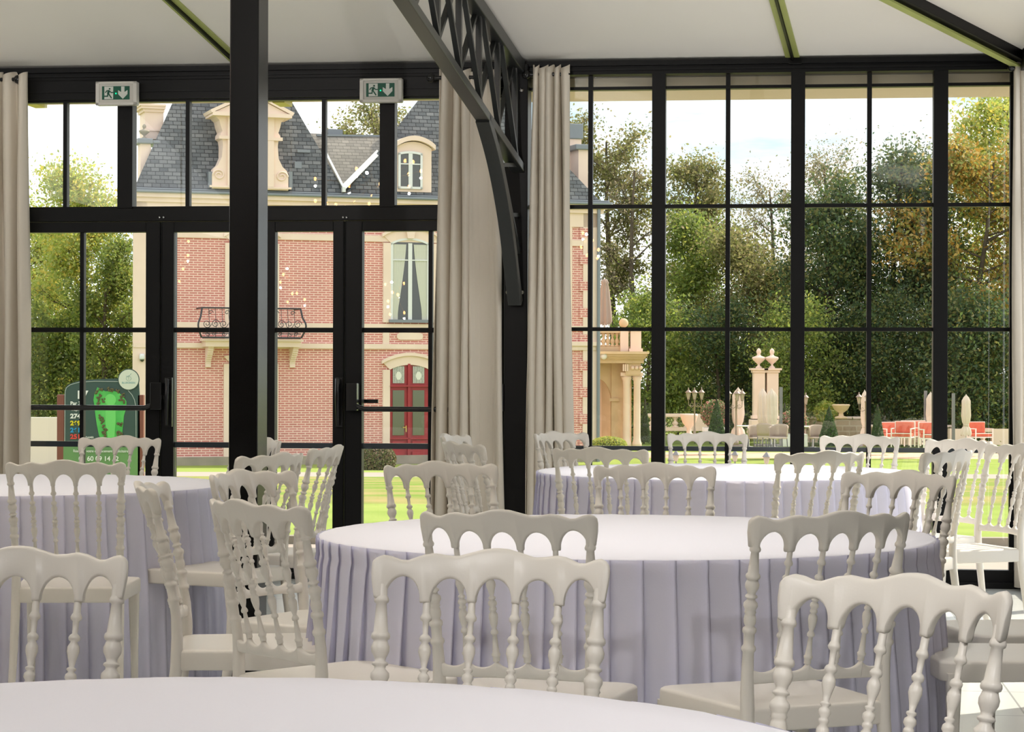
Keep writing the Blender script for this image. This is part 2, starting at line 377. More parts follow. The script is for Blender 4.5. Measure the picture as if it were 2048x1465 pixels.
# ================================================================== STEEL FRAME
def plane_hit(px, py, p0, dr):
    """local wall-frame point where the pixel's ray meets the vertical plane through p0 along dr; returns (a, z)"""
    o = W.I @ CAMP; r = W.I.to_3x3() @ ray(px, py); n = Vector((-dr.y, dr.x, 0))
    t = (p0 - o).dot(n) / r.dot(n); h = o + r*t
    return (Vector((h.x, h.y, 0)) - Vector((p0.x, p0.y, 0))).dot(Vector((dr.x, dr.y, 0)).normalized()), h.z
def make_truss(name, label, p0, dr, bot, arc, amax, top_off=.04, wt=.075, steps=.46, low_arc=None, gap=0.0):
    dr = Vector((dr.x, dr.y, 0)).normalized(); root = thing(name, label, 'roof truss', W.o, W.r)
    def pt(a, z): return (p0.x + dr.x*a, p0.y + dr.y*a, z)
    k = SL * abs(dr.y)
    def ztop(a): return TOPZ - top_off + k*a
    def zb(a): return bot[0] + bot[1]*a
    o = MB(); o.beam(pt(0, ztop(0)), pt(amax, ztop(amax)), wt, .075); o.build('top_chord', 'truss_metal', root, bevel=.004)
    o = MB(); o.beam(pt(-.05, zb(-.05)), pt(amax, zb(amax)), wt, .05); o.build('bottom_chord', 'truss_metal', root, bevel=.004)
    na = 22; pts = []
    for i in range(na+1):
        t = i/na; a = interp([(q[2], q[0]) for q in arc], t); z = interp([(q[2], q[1]) for q in arc], t); pts.append((a, z))
    # smooth the arc
    for _ in range(6): pts = [pts[0]] + [((pts[i-1][0]+pts[i][0]*2+pts[i+1][0])/4, (pts[i-1][1]+pts[i][1]*2+pts[i+1][1])/4) for i in range(1, len(pts)-1)] + [pts[-1]]
    o = MB(); rows = []
    perp = Vector((-dr.y, dr.x, 0)) * (wt/2)
    for i, (a, z) in enumerate(pts):
        a0, z0 = pts[max(0, i-1)]; a1, z1 = pts[min(na, i+1)]; l = math.hypot(a1-a0, z1-z0); nx, nz = -(z1-z0)/l*.03, (a1-a0)/l*.03
        c = [Vector(pt(a+nx, z+nz)), Vector(pt(a-nx, z-nz))]
        rows.append([c[0]-perp, c[0]+perp, c[1]+perp, c[1]-perp])
    o.grid(rows, smooth=False, closed=True); o.add(rows[0], [(0, 1, 2, 3)]); o.add(rows[-1], [(3, 2, 1, 0)])
    o.build('curved_brace', 'truss_metal', root, bevel=.003)
    n = int(amax/steps)
    for i in range(0, n):
        a = .10 + i*steps; b = a + steps
        for off in (0.0,):
            o = MB(); o.beam(pt(a, zb(a)), pt(a, ztop(a)), .03, .03, up=(dr.x, dr.y, 0)); o.build('vertical_strut', 'truss_metal', root)
            if b <= amax:
                o = MB(); q = perp.normalized()*.014
                o.beam(Vector(pt(a, zb(a)))+q, Vector(pt(b, ztop(b)))+q, .026, .022, up=(dr.x, dr.y, 0)); o.build('diagonal_strut', 'truss_metal', root)
                o = MB(); o.beam(Vector(pt(a, ztop(a)))-q, Vector(pt(b, zb(b)))-q, .026, .022, up=(dr.x, dr.y, 0)); o.build('diagonal_strut', 'truss_metal', root)
    # struts inside the arch
    if low_arc:
        for (a0, z0, a1, z1) in low_arc:
            o = MB(); o.beam(pt(a0, z0), pt(a1, z1), .03, .022, up=(dr.x, dr.y, 0)); o.build('diagonal_strut', 'truss_metal', root)
    return root, pt
p0 = Vector((W.X(1036, 400, -.14), -.14, 0)); dr = Vector((-.091, -1, 0))
A = lambda x, y: plane_hit(x, y, p0, dr)
b1, b2 = A(1037, 338), A(808, 0); sl = (b2[1]-b1[1])/(b2[0]-b1[0])
arcpx = [(966, 236, 0), (985, 300, .2), (1000, 372, .42), (1013, 450, .63), (1022, 530, .82), (1031, 606, 1)]
arc = [(*A(x, y), t) for x, y, t in arcpx]
la = [(*A(990, 272), *A(1036, 505)), (*A(1003, 330), *A(1033, 330)), (*A(1012, 430), *A(1034, 430))]
tr, ptf = make_truss('roof_truss', 'dark steel lattice truss rising from the post between the two curtains', p0, dr, (b1[1]-sl*b1[0], sl), arc, 6.3, low_arc=la)
bo = MB()
for (px, py) in ((1043, 138), (1043, 180), (1044, 332), (1044, 585), (1015, 585)):
    x = W.X(px, py, -.15); z = W.Z(px, py, -.15)
    o = MB(); o.lathe([(.004, -.012), (.012, -.012), (.012, 0), (.005, 0), (.005, .012), (.001, .012)], (0, 0, 0), 8)
    o.v = [(x+v[0], -.145-v[2]*.8-.005, z+v[1]) for v in o.v]; o.build('bolt', 'chrome', tr)
# hip truss at the right-hand corner
pc = Vector((sR-.02, -.12, 0)); hdir = Vector((hd.x, hd.y, 0)).normalized()
A2 = lambda x, y: plane_hit(x, y, pc, hdir)
c1, c2 = A2(2047, 112), A2(1925, 0); s2 = (c2[1]-c1[1])/(c2[0]-c1[0])
root = thing('hip_beam', 'black steel hip beam running out of the ceiling corner above the right curtain', 'roof beam', W.o, W.r)
def pt2(a, z): return (pc.x+hdir.x*a, pc.y+hdir.y*a, z)
kk = SL*abs(hdir.y)
o = MB(); o.beam(pt2(0, TOPZ-.03), pt2(7, TOPZ-.03+kk*7), .12, .06); o.build('top_chord', 'black_metal', root, bevel=.003)
o = MB(); o.beam(pt2(0, TOPZ-.08), pt2(7, TOPZ-.07+kk*7), .05, .012); o.build('edge_strip', 'seam_green', root)  # green-lit lower edge of the beam, painted as a strip
o = MB(); o.beam(pt2(0, c1[1]-s2*c1[0]-.02), pt2(7, c1[1]+s2*(7-c1[0])), .07, .07); o.build('bottom_chord', 'black_metal', root, bevel=.003)
for i in range(6):
    a = .5+i*1.0; o = MB(); o.beam(pt2(a, TOPZ-.03+kk*a), pt2(a, c1[1]+s2*(a-c1[0])), .03, .03, up=(1, 0, 0)); o.build('vertical_strut', 'truss_metal', root)
# free-standing column, nearer than the wall
Yc = 8.5
cl = P(457.5, 700, Yc); cw = (516.5-457.5)/F*Yc
CO = (cl.x, cl.y, 0)
root = thing('steel_column', 'tall black square steel column standing free between the left tables', 'column', CO, -PSI)
cz = roof_z((cl.x, cl.y)) + .02
MB().box(0, cw, 0, .165, .012, cz).build('shaft', 'column_metal' if 'column_metal' in M else mat('column_metal', (.004, .004, .004), .24, .0, .22), root, bevel=.005)
MB().box(-.04, cw+.04, -.04, .205, 0, .012).build('base_plate', 'black_metal', root)
# ================================================================== CURTAINS
def curtain(label, px0, px1, pytop, zbot, folds, seed, d=-.16, amp=.045, flat=None, pb0=None, pb1=None):
    """a hanging curtain between two pixel columns of the wall plane, pleated, thin but with real folds"""
    r_ = random.Random(seed); x0, x1 = W.X(px0, 300, d), W.X(px1, 300, d); zt = W.Z((px0+px1)/2, pytop, d)
    xb0 = W.X(pb0 if pb0 is not None else px0, 1000, d); xb1 = W.X(pb1 if pb1 is not None else px1, 1000, d)
    base = thing('curtain', label, 'curtain', W.w((x0+x1)/2, d, 0), W.r, group=None)
    cx = (x0+x1)/2; n = folds*14; rows = []
    wv = [r_.uniform(.75, 1.25) for _ in range(folds+2)]; ph = [0]
    for w_ in wv[:folds]: ph.append(ph[-1]+w_)
    tot = ph[-1]
    def phase(u):                                # uneven folds
        t = u*tot
        for i in range(folds):
            if t <= ph[i+1] or i == folds-1: return i + (t-ph[i])/(ph[i+1]-ph[i])
    for j in range(46):
        v = j/45; z = zt + (zbot-zt)*v; row = []
        for i in range(n+1):
            u = i/n; f = phase(u)*2*math.pi
            am = amp*(1 + .18*math.sin(3*v+seed+u*4)) * (.75+.25*min(1, v*6))
            y = math.sin(f)*am + .25*am*math.sin(2*f+v*2+seed)
            if flat and flat[0] < u < flat[1]:
                k = min(1, (u-flat[0])/.05, (flat[1]-u)/.05); y = y*(1-k) + k*amp*.35*math.sin((u-flat[0])/(flat[1]-flat[0])*3.1+.3)
            x = lerp(x0, x1, u)*(1-v) + lerp(xb0, xb1, u)*v + math.cos(f)*.010 + .006*math.sin(v*7+i*.3)
            row.append((x-cx, y, z + (.012*math.sin(f+1) if j == 0 else 0)))
        rows.append(row)
    o = MB(); o.grid(rows); ob = o.build('drape', 'curtain_linen', base)
    s = ob.modifiers.new('cloth', 'SOLIDIFY'); s.thickness = .003
    zr = zt - .045
    for i in range(folds):
        u = (ph[i]+ph[i+1])/2/tot
        if flat and flat[0] < u < flat[1]: continue
        x = lerp(x0, x1, u)-cx; e = MB()
        ring = [(x + .0*math.cos(a), .021*math.cos(a), zr + .021*math.sin(a)) for a in [k*math.pi/8 for k in range(17)]]
        e.tube(ring, .004, 6, cap=False); e.build('eyelet', 'black_plastic', base)
    return base
ZB = .02
curtain('grey linen curtain at the far left edge beside the sign board', -140, 52, 148, ZB, 7, 1, amp=.05, pb1=58, pb0=-140)
curtain('wide grey linen curtain hanging behind the lattice truss', 874, 992, 140, ZB, 6, 2, amp=.05, flat=(.56, .98), pb0=856, pb1=1008)
curtain('narrow grey linen curtain just right of the steel post', 1062, 1133, 133, ZB, 5, 3, amp=.045, pb0=1046, pb1=1147)
curtain('grey linen curtain in the right-hand corner of the room', 2024, 2090, 122, ZB, 5, 4, amp=.04, pb0=2026, pb1=2100)
def rod(label, a, b, py):
    d = -.16; x0, x1 = W.X(a, py, d), W.X(b, py, d); z = W.Z((a+b)/2, py, d)
    r = thing('curtain_rod', label, 'curtain rod', W.w(x0, d, z), W.r)
    o = MB(); o.tube([(0, 0, 0), (x1-x0, 0, 0)], .012, 10); o.build('rod', 'black_plastic', r)
    for x in (0, x1-x0):
        o = MB(); o.ball((x, 0, 0), .026, 10, 8); o.build('finial', 'black_plastic', r)
rod('black rod carrying the curtain at the far left', -140, 36, 160)
rod('black rod carrying the curtain behind the truss', 862, 998, 155)
rod('black rod carrying the narrow curtain beside the post', 1052, 1131, 149)
rod('black rod end with the curtain of the right-hand corner', 2024, 2095, 134)
# ================================================================== EXIT SIGNS
def exit_sign(px, py, label):
    d = -.13; x, z = W.pix(px, py, d); w, h = .246, .138
    r = thing('exit_sign', label, 'exit sign', W.w(x, d, z), W.r, group='emergency exit signs on the header beam')
    MB().box(-w/2, w/2, 0, .05, -h/2, h/2).build('housing', 'white_plastic', r, bevel=.006)
    f = MB()
    f.box(-w/2, w/2, -.012, 0, h/2-.014, h/2); f.box(-w/2, w/2, -.012, 0, -h/2, -h/2+.018); f.box(-w/2, -w/2+.022, -.012, 0, -h/2, h/2); f.box(w/2-.022, w/2, -.012, 0, -h/2, h/2)
    f.build('frame', 'white_plastic', r, bevel=.003)
    gx0, gx1, gz0, gz1 = -.086, .079, -.036, .042
    p = MB().box(gx0, gx1, -.004, 0, gz0, gz1).build('green_panel', 'sign_green', r)
    # door opening and running figure, as raised shapes (units: the sign's own pictogram, 0..1 each way)
    def q(u, v): return (gx0+(gx1-gx0)*u, gz0+(gz1-gz0)*v)
    o = MB(); o.prism([q(.09, .03), q(.41, .03), q(.41, .97), q(.09, .97)], -.006, -.004); o.build('door_pictogram', 'sign_white', p)
    g = MB()
    def limb(pts, w_):
        for (a, b), (c, e) in zip(pts, pts[1:]):
            A_, B_ = Vector(q(a, b)), Vector(q(c, e)); D = (B_-A_); D.normalize(); n_ = Vector((-D.y, D.x))*w_
            A_ -= D*w_*.5; B_ += D*w_*.5
            g.prism([tuple(A_+n_), tuple(B_+n_), tuple(B_-n_), tuple(A_-n_)], -.008, -.006)
    limb([(.26, .66), (.23, .46)], .0065); limb([(.25, .66), (.18, .65), (.13, .52)], .0028); limb([(.27, .66), (.34, .52), (.42, .53)], .0028)
    limb([(.24, .45), (.35, .12)], .0035); limb([(.22, .48), (.21, .25), (.07, .25)], .0033)
    cx, cz = q(.285, .80); g.prism([(cx+.0052*math.cos(t*math.pi/6), cz+.0052*math.sin(t*math.pi/6)) for t in range(12)], -.008, -.006)
    g.build('running_figure_pictogram', 'sign_green', p)
    arr = [(.70, .97), (.82, .97), (.82, .55), (.93, .70), (.93, .40), (.76, .04), (.59, .40), (.59, .70), (.70, .55)]
    a = MB(); a.prism([q(*v) for v in arr], -.006, -.004); a.build('down_arrow_pictogram', 'sign_white', p)
    l = MB(); l.ball((q(.51, .45)[0], -.006, q(.51, .45)[1]), .004, 8, 6); l.build('indicator_light', 'led_green', p)
exit_sign(233, 187, 'green and white emergency exit sign left of the steel column')
exit_sign(762, 181, 'green and white emergency exit sign right of the steel column')
# ================================================================== CHANDELIERS (behind the camera, mirrored in the glass)
def chandelier(cx, cy, z, n, rad, label, seed, power=150, up=0):
    r_ = random.Random(seed)
    r = thing('chandelier', label, 'chandelier', (cx, cy, z))
    top = roof_z((cx, cy))
    o = MB(); o.tube([(0, 0, 0), (0, 0, top-z)], .01, 6); o.lathe([(.06, top-z-.03), (.06, top-z)], n=12); o.ball((0, 0, 0), .07, 12, 8); o.build('stem', 'brass', r)
    arms = MB(); bul = []
    for i in range(n):
        a = 2*math.pi*i/n + r_.uniform(-.1, .1); R_ = rad*r_.uniform(.55, 1.0); dz = r_.uniform(-.28, .22)
        e = (R_*math.cos(a), R_*math.sin(a), dz); arms.tube([(0, 0, 0), e], .006, 5); bul.append(e)
    arms.build('arm', 'brass', r)
    for e in bul:
        b = MB(); b.ball(e, .013, 8, 6, sz=1.3); b.build('bulb', 'bulb_glow', r)
    if up:  # upward spot added to the fitting to brighten the ceiling
        ld = bpy.data.lights.new('fill_uplight', 'SPOT'); ld.energy = up; ld.spot_size = math.radians(125); ld.spot_blend = 1; ld.color = (.98, .95, .92); ld.shadow_soft_size = .012
        lo = bpy.data.objects.new('fill_uplight', ld); COL.objects.link(lo); lo.parent = r; lo.location = (0, .12, .10); lo.rotation_euler = Vector((.15, -.75, -.65)).to_track_quat('Z', 'Y').to_euler()
    for e in bul[::3]:
        ld = bpy.data.lights.new('bulb_light', 'POINT'); ld.energy = power/len(bul[::3]); ld.color = (1.0, .90, .80); ld.shadow_soft_size = .012
        lo = bpy.data.objects.new('bulb_light', ld); COL.objects.link(lo); lo.location = (e[0], e[1], e[2]-.06); lo.parent = r
def mirror_pos(px, py, Y):
    """where a lamp hangs so that its mirror image in the glass shows at this pixel"""
    n = W.M.to_3x3() @ Vector((0, 1, 0)); r = ray(px, py); lo, hi = 13.5, 40
    for _ in range(40):
        t = (lo+hi)/2; m = CAMP + r*t; p = m - n*(2*(m - W.o).dot(n))
        if p.y > Y: lo = t
        else: hi = t
    return p
for px, py, Y, n, rad, pw, lb, sd_ in (
    (742, 372, 7.4, 24, .50, 190, 'large brass chandelier with many bare glowing bulbs above the left of the room', 5),
    (1178, 492, 4.8, 8, .10, 50, 'small cluster pendant of glowing bulbs above the middle of the room', 6),
    (362, 520, 3.8, 6, .12, 60, 'small cluster pendant of glowing bulbs above the left tables', 7),
    (582, 558, 3.5, 6, .15, 45, 'small cluster pendant of glowing bulbs beside the left tables', 8),
    (790, 585, 3.4, 8, .14, 45, 'small cluster pendant of glowing bulbs nearer the camera', 9)):
    p = mirror_pos(px, py, Y); chandelier(p.x, p.y, p.z, n, rad, lb, sd_, power=pw*(.04 if n > 20 else .12), up={5: 200, 6: 420, 7: 20, 8: 20, 9: 90}[sd_])
def fill_spot(x, y, tx, ty, tz, pw, label, size=58):  # out-of-view lamp added to brighten the tables and near chairs
    zc = roof_z((x, y))-.02
    r = thing('fill_spotlight', label, 'spotlight', (x, y, zc-.14))
    d = Vector((tx-x, ty-y, tz-zc+.14)).normalized()
    o = MB(); o.tube([(0, 0, .15), (0, 0, 0)], .012, 8); o.build('stem', 'black_metal', r)
    o = MB(); o.tube([-d*.06, d*.07], [.045, .055], 14); o.build('housing', 'black_metal', r)
    ld = bpy.data.lights.new('fill_spot_light', 'SPOT'); ld.energy = pw; ld.spot_size = math.radians(size); ld.spot_blend = 1; ld.color = (1, .97, .96); ld.shadow_soft_size = .05
    lo = bpy.data.objects.new('fill_spot_light', ld); COL.objects.link(lo); lo.parent = r; lo.location = d*.15; lo.rotation_euler = (-d).to_track_quat('Z', 'Y').to_euler()
fill_spot(-.9, .9, -.2, 3.5, .5, 195, 'added unseen spotlight left above the nearest table')
fill_spot(1.1, .9, .9, 3.3, .5, 195, 'added unseen spotlight right above the nearest table')
fill_spot(.3, 5.9, .35, 6.3, .7, 105, 'added unseen spotlight above the middle table', 62)
fill_spot(.98, 9.6, 1.0, 10.2, .7, 220, 'added unseen spotlight above the far table', 62)
fill_spot(-2.1, 8.4, -2.05, 8.9, .7, 70, 'added unseen spotlight above the left table', 62)
def fill_sconce(y, pw, label):  # unseen wall lamp added to raise the light from the right
    r = thing('fill_wall_lamp', label, 'fill lamp', W.w(sR-.04, y, 2.25), W.r)
    o = MB(); o.lathe([(.03, -.12), (.07, .02), (.075, .06)], (-.10, 0, 0), 14); o.box(-.06, 0, -.03, .03, -.08, 0); o.build('shade', 'black_metal', r)
    ld = bpy.data.lights.new('fill_uplight', 'SPOT'); ld.energy = pw; ld.spot_size = math.radians(160); ld.spot_blend = 1; ld.color = (.95, .95, 1.0); ld.shadow_soft_size = .05
    lo = bpy.data.objects.new('fill_uplight', ld); COL.objects.link(lo); lo.parent = r; lo.location = (-.10, 0, .12); lo.rotation_euler = (math.pi, math.radians(18), 0)
fill_sconce(-5.4, 160, 'black wall uplight added out of view on the right wall past the window'); fill_sconce(-8.2, 160, 'black wall uplight added out of view on the right wall, beside the camera')
# ================================================================== TABLES
TH = .755; TR = .862
def table(cx, cy, label, clabel, R=TR, npl=68, seed=0):
    r = thing('banquet_table', label, 'table', (cx, cy, 0), group='round banquet tables')
    MB().lathe([(R-.02, TH-.035), (R-.006, TH-.03), (R-.006, TH-.014), (R-.02, TH-.008)], n=72).build('tabletop', 'wood_table', r)
    for k in range(4):
        a = math.pi/4 + k*math.pi/2; o = MB(); x, y = .5*math.cos(a), .5*math.sin(a)
        o.tube([(x*1.1, y*1.1, 0), (x, y, .4), (x, y, TH-.036)], .016, 8); o.build('leg', 'steel_light', r)
    c = thing('tablecloth', clabel, 'tablecloth', (cx, cy, 0), group='pleated white cloths on the round tables')
    rr = random.Random(seed)
    # top: slight sag-free disc with a rolled rim and faint fold lines
    rows = []
    for rad, z in ((.0005, TH), (R*.5, TH+.0005), (R*.9, TH), (R-.004, TH-.0005), (R+.003, TH-.004), (R+.004, TH-.012)):
        rows.append([(rad*math.cos(t*2*math.pi/144), rad*math.sin(t*2*math.pi/144), z+(rr.uniform(-.0012, .0012) if rad > R*.95 else 0)) for t in range(144)])
    o = MB(); o.grid(rows, closed=True); o.build('cloth_top', 'cloth_white', c)
    # skirt: box pleats held flat by a header band, opening towards the floor
    per = 16; n = npl*per; rows = []
    jit = [rr.uniform(-.25, .25) for _ in range(npl+1)]; dep = [rr.uniform(.7, 1.3) for _ in range(npl+1)]
    for j in range(34):
        v = j/33; z = TH - .003 - v*(TH-.012); row = []
        for i in range(n):
            pl = i//per; f = (i % per)/per
            if f < .75: an, saw = lerp(-.22, 1.0, f/.75), f/.75
            else: an, saw = lerp(1.0, .78, (f-.75)/.25), 1-(f-.75)/.25
            a = (pl+an)/npl*2*math.pi
            open_ = .008 + .020*min(1, max(0, (v-.05)/.5))*dep[pl]
            wave = math.sin(an*2*math.pi)*.010*max(0, v-.1)*dep[pl]
            x_ = R + .004 + saw*open_ + wave + .028*v
            if abs(z-(TH-.052)) < .012: x_ -= .003
            a += jit[pl]*.012*v
            row.append((x_*math.cos(a), x_*math.sin(a), z))
        rows.append(row)
    o = MB(); o.grid(rows, closed=True); sk = o.build('skirt', 'skirt_white', c)
    # stitched header band
    rows = []
    for z, dr_ in ((TH-.004, .0085), (TH-.046, .0095), (TH-.048, .007)):
        rows.append([((R+dr_+.0012*math.sin(i*npl*2*math.pi/n))*math.cos(i/n*2*math.pi), (R+dr_+.0012*math.sin(i*npl*2*math.pi/n))*math.sin(i/n*2*math.pi), z) for i in range(n)])
    return c
table(.323, 6.37, 'round banquet table in the middle of the room, under a pleated white cloth', 'pleated white tablecloth on the middle table, right of the steel column', seed=1)
table(.986, 10.37, 'round banquet table nearest the right-hand window, under a white cloth', 'sunlit pleated white tablecloth on the far table by the window', seed=2)
table(-2.03, 9.04, 'round banquet table at the left, in front of the glass doors', 'pleated white tablecloth on the left table by the glass doors', seed=3)
table(-.42, 2.51, 'round banquet table nearest the camera, at the bottom edge of the picture', 'smooth lavender-white tablecloth filling the bottom edge, nearest of all', seed=4)
# ================================================================== CHAIRS
HXT = [(0, .188), (.30, .178), (.47, .176), (.55, .177), (.91, .190)]
RK = [(0, -.262), (.12, -.236), (.30, -.200), (.47, -.186), (.56, -.190), (.70, -.212), (.91, -.262)]
def hx(z): return interp(HXT, z)
def sag(z): return interp([(0, 0), (.47, .010), (.56, .022), (.91, .052)], z)
def yb(x, z): return interp(RK, z) - sag(z)*(1 - min(1.15, (x/.19)**2))
OUT = [(0.0, .0115), (.20, .0135), (.42, .0165), (.50, .0155), (.56, .0135), (.592, .0125), (.596, .0148), (.600, .0155), (.605, .0148), (.609, .0120),
       (.634, .0122), (.637, .0145), (.642, .0152), (.647, .0142), (.651, .0105), (.658, .0130), (.667, .0136), (.674, .0125), (.679, .0115), (.682, .0132), (.686, .0120),
       (.689, .0125), (.696, .0152), (.703, .0150), (.710, .0100), (.714, .0102), (.717, .0135), (.720, .0130), (.723, .0095), (.728, .0105), (.738, .0146), (.746, .0150), (.753, .0128), (.757, .0118),
       (.759, .0145), (.763, .0156), (.768, .0148), (.771, .0125), (.800, .0106), (.818, .0096), (.820, .0120), (.824, .0128), (.828, .0118), (.831, .0100), (.850, .0100)]
INN = [(.562, .0080), (.571, .0078), (.574, .0095), (.578, .0097), (.581, .0078), (.600, .0066), (.623, .0056), (.625, .0080), (.629, .0086), (.633, .0072),
       (.637, .0056), (.648, .0080), (.662, .0098), (.670, .0094), (.677, .0064), (.680, .0085), (.684, .0082), (.687, .0066), (.693, .0096), (.699, .0088), (.703, .0056),
       (.706, .0080), (.709, .0078), (.711, .0052), (.722, .0070), (.736, .0100), (.744, .0095), (.752, .0062), (.755, .0088), (.759, .0095), (.763, .0080), (.766, .0054), (.786, .0060),
       (.789, .0088), (.793, .0094), (.797, .0080), (.800, .0068), (.818, .0066), (.840, .0068)]
SPX = [-.115, -.0385, .0385, .115]
def make_chair():
    r = thing('napoleon_chair', 'x', 'chair', (0, 0, 0))
    mt = 'chair_plastic'
    for sgn in (-1, 1):
        o = MB(); o.tube([(sgn*hx(z), yb(sgn*hx(z), z), z) for z, _ in OUT], [q for _, q in OUT], 14); o.build('rear_post', mt, r)
    for x in SPX:
        o = MB(); o.tube([(x*(.93+.07*(z-.56)/.3), yb(x, z), z) for z, _ in INN], [q for _, q in INN], 12); o.build('spindle', mt, r)
    # top rail: crest with five arches cut from below
    T = [(0, .910), (.02, .9088), (.045, .9020), (.067, .8960), (.085, .8972), (.104, .9005), (.117, .9008), (.132, .8960), (.148, .8900), (.160, .8905), (.176, .8970), (.188, .8995), (.197, .8965), (.203, .8900), (.205, .8800)]
    def top(x): return interp(T, abs(x))
    xs = []; cen = [-.154, -.0768, 0, .0768, .154]; hw = .0318
    for i, c in enumerate(cen):
        h_ = hw if 0 < i < 4 else .0300
        for k in range(17): xs.append((c + h_*-math.cos(math.pi*k/16), ('a', c, h_)))
    xs = [(-.205, None), (-.203, None), (-.198, None), (-.192, None), (-.188, None)] + xs + [(.188, None), (.192, None), (.198, None), (.203, None), (.205, None)]
    rows = []
    for x, t in xs:
        if t: B = .818 + (.8565-.818+ (.0065 if abs(t[1]) > .1 else .002)) * math.sqrt(max(0, 1-((x-t[1])/t[2])**2))
        else: B = .826 + .05*max(0, (abs(x)-.196)/.009)**2
        Tz = top(x); zc = (Tz+B)/2; hh = (Tz-B)/2; row = []
        thk = .0105 if abs(x) < .2 else .0105*math.sqrt(max(.02, 1-((abs(x)-.2)/.0052)**2))
        rc = min(.0085, hh)
        for k in range(16):
            a = 2*math.pi*(k+.5)/16; ca, sa = math.cos(a), math.sin(a)
            z = zc + math.copysign(hh-rc, sa) + rc*sa; y = yb(x, z) + thk*math.copysign(abs(ca)**.6, ca)
            row.append((x, y, z))
        rows.append(row)
    o = MB(); o.grid(rows, closed=True); o.add(rows[0], [tuple(range(16))]); o.add(rows[-1], [tuple(range(15, -1, -1))]); o.build('top_rail', mt, r)
    # bottom rail with scalloped upper edge
    cx5 = [-.142, -.0715, 0, .0715, .142]; rows = []
    xs = []
    for c in cx5:
        for k in range(13): xs.append((c + .0355*-math.cos(math.pi*k/12), c))
    for x, c in xs:
        Tz = .570 - .024*math.sqrt(max(0, 1-((x-c)/.0357)**2)); B = .519 + .004*math.cos(x/.17*math.pi/2)
        zc, hh = (Tz+B)/2, (Tz-B)/2; row = []
        for k in range(12):
            a = 2*math.pi*k/12; ca, sa = math.cos(a), math.sin(a)
            z = zc + hh*math.copysign(abs(sa)**.5, sa); row.append((x, yb(x, z) + .0085*math.copysign(abs(ca)**.7, ca), z))
        rows.append(row)
    o = MB(); o.grid(rows, closed=True); o.build('bottom_rail', mt, r)
    # seat
    def outline(inset, n=10):
        fx, rx, fy, ry = .208-inset, .186-inset, .215-inset, -.200+inset; pts = []
        for (cx_, cy_, a0, rad) in ((fx-.05, fy-.05, 0, .05), (-fx+.05, fy-.05, 90, .05), (-rx+.02, ry+.02, 180, .02), (rx-.02, ry+.02, 270, .02)):
            for k in range(n+1): a = math.radians(a0 + 90*k/n); pts.append((cx_+rad*math.cos(a), cy_+rad*math.sin(a)))
        # bow the front
        return [(x, y + (.02*(1-(x/fx)**2) if y > 0 else 0)) for x, y in pts]
    rows = []
    for ins, z in ((.006, .412), (.001, .414), (.0, .418), (.0, .458), (.0015, .4625), (.005, .4655), (.012, .4665), (.03, .4668), (.08, .4645), (.14, .463)):
        rows.append([(x, y, z + (.004*math.cos(y*9) if z > .45 else 0)) for x, y in outline(ins)])
    o = MB(); o.grid(rows, closed=True); o.add(rows[0], [tuple(range(len(rows[0])-1, -1, -1))]); o.add(rows[-1], [tuple(range(len(rows[-1])))]); o.build('seat', mt, r)
    for sgn in (-1, 1):
        o = MB(); rows = []
        for z, w_, ax, ay in ((0, .011, .186, .196), (.2, .0135, .184, .194), (.40, .019, .182, .190), (.435, .021, .182, .189)):
            rows.append([(sgn*ax + w_*math.copysign(abs(math.cos(a))**.45, math.cos(a)), ay + w_*math.copysign(abs(math.sin(a))**.45, math.sin(a)), z) for a in [2*math.pi*k/16 for k in range(16)]])
        o.grid(rows, closed=True); o.add(rows[0], [tuple(range(15, -1, -1))]); o.add(rows[-1], [tuple(range(16))]); o.build('front_leg', mt, r)
    return r
def _crisp(tab, mean, k): return [(z, mean + (r-mean)*k if .575 < z < .83 else r) for z, r in tab]
OUT = _crisp(OUT, .0122, 1.28); INN = _crisp(INN, .0076, 1.35)
proto = make_chair(); first = [True]
def chair(cx, ypk, th, typ, label, group, pos=None):
    o = proto if first[0] else copy_tree(proto); first[0] = False
    hor = HY + ROLL*(cx-CX); t = math.radians(th)
    front = Vector((math.sin(t), math.cos(t), 0)) if typ == 'A' else Vector((-math.sin(t), -math.cos(t), 0))
    if pos is None:
        Z = (EYE-.910)*F/(ypk-hor); c = P(cx, ypk, Z); off = .262 + .030     # crest's mean distance behind the chair's origin
        base = Vector((c.x, c.y, 0)) + front*off
    else: base = Vector((pos[0], pos[1], 0))
    o.location = base; o.rotation_euler = (0, 0, -t if typ == 'A' else math.pi - t)
    o['label'] = label; o['group'] = group
    return o
gN, gM, gF, gL = ('white chairs round the nearest table', 'white chairs round the middle table', 'white chairs round the far right table', 'white chairs round the left table')
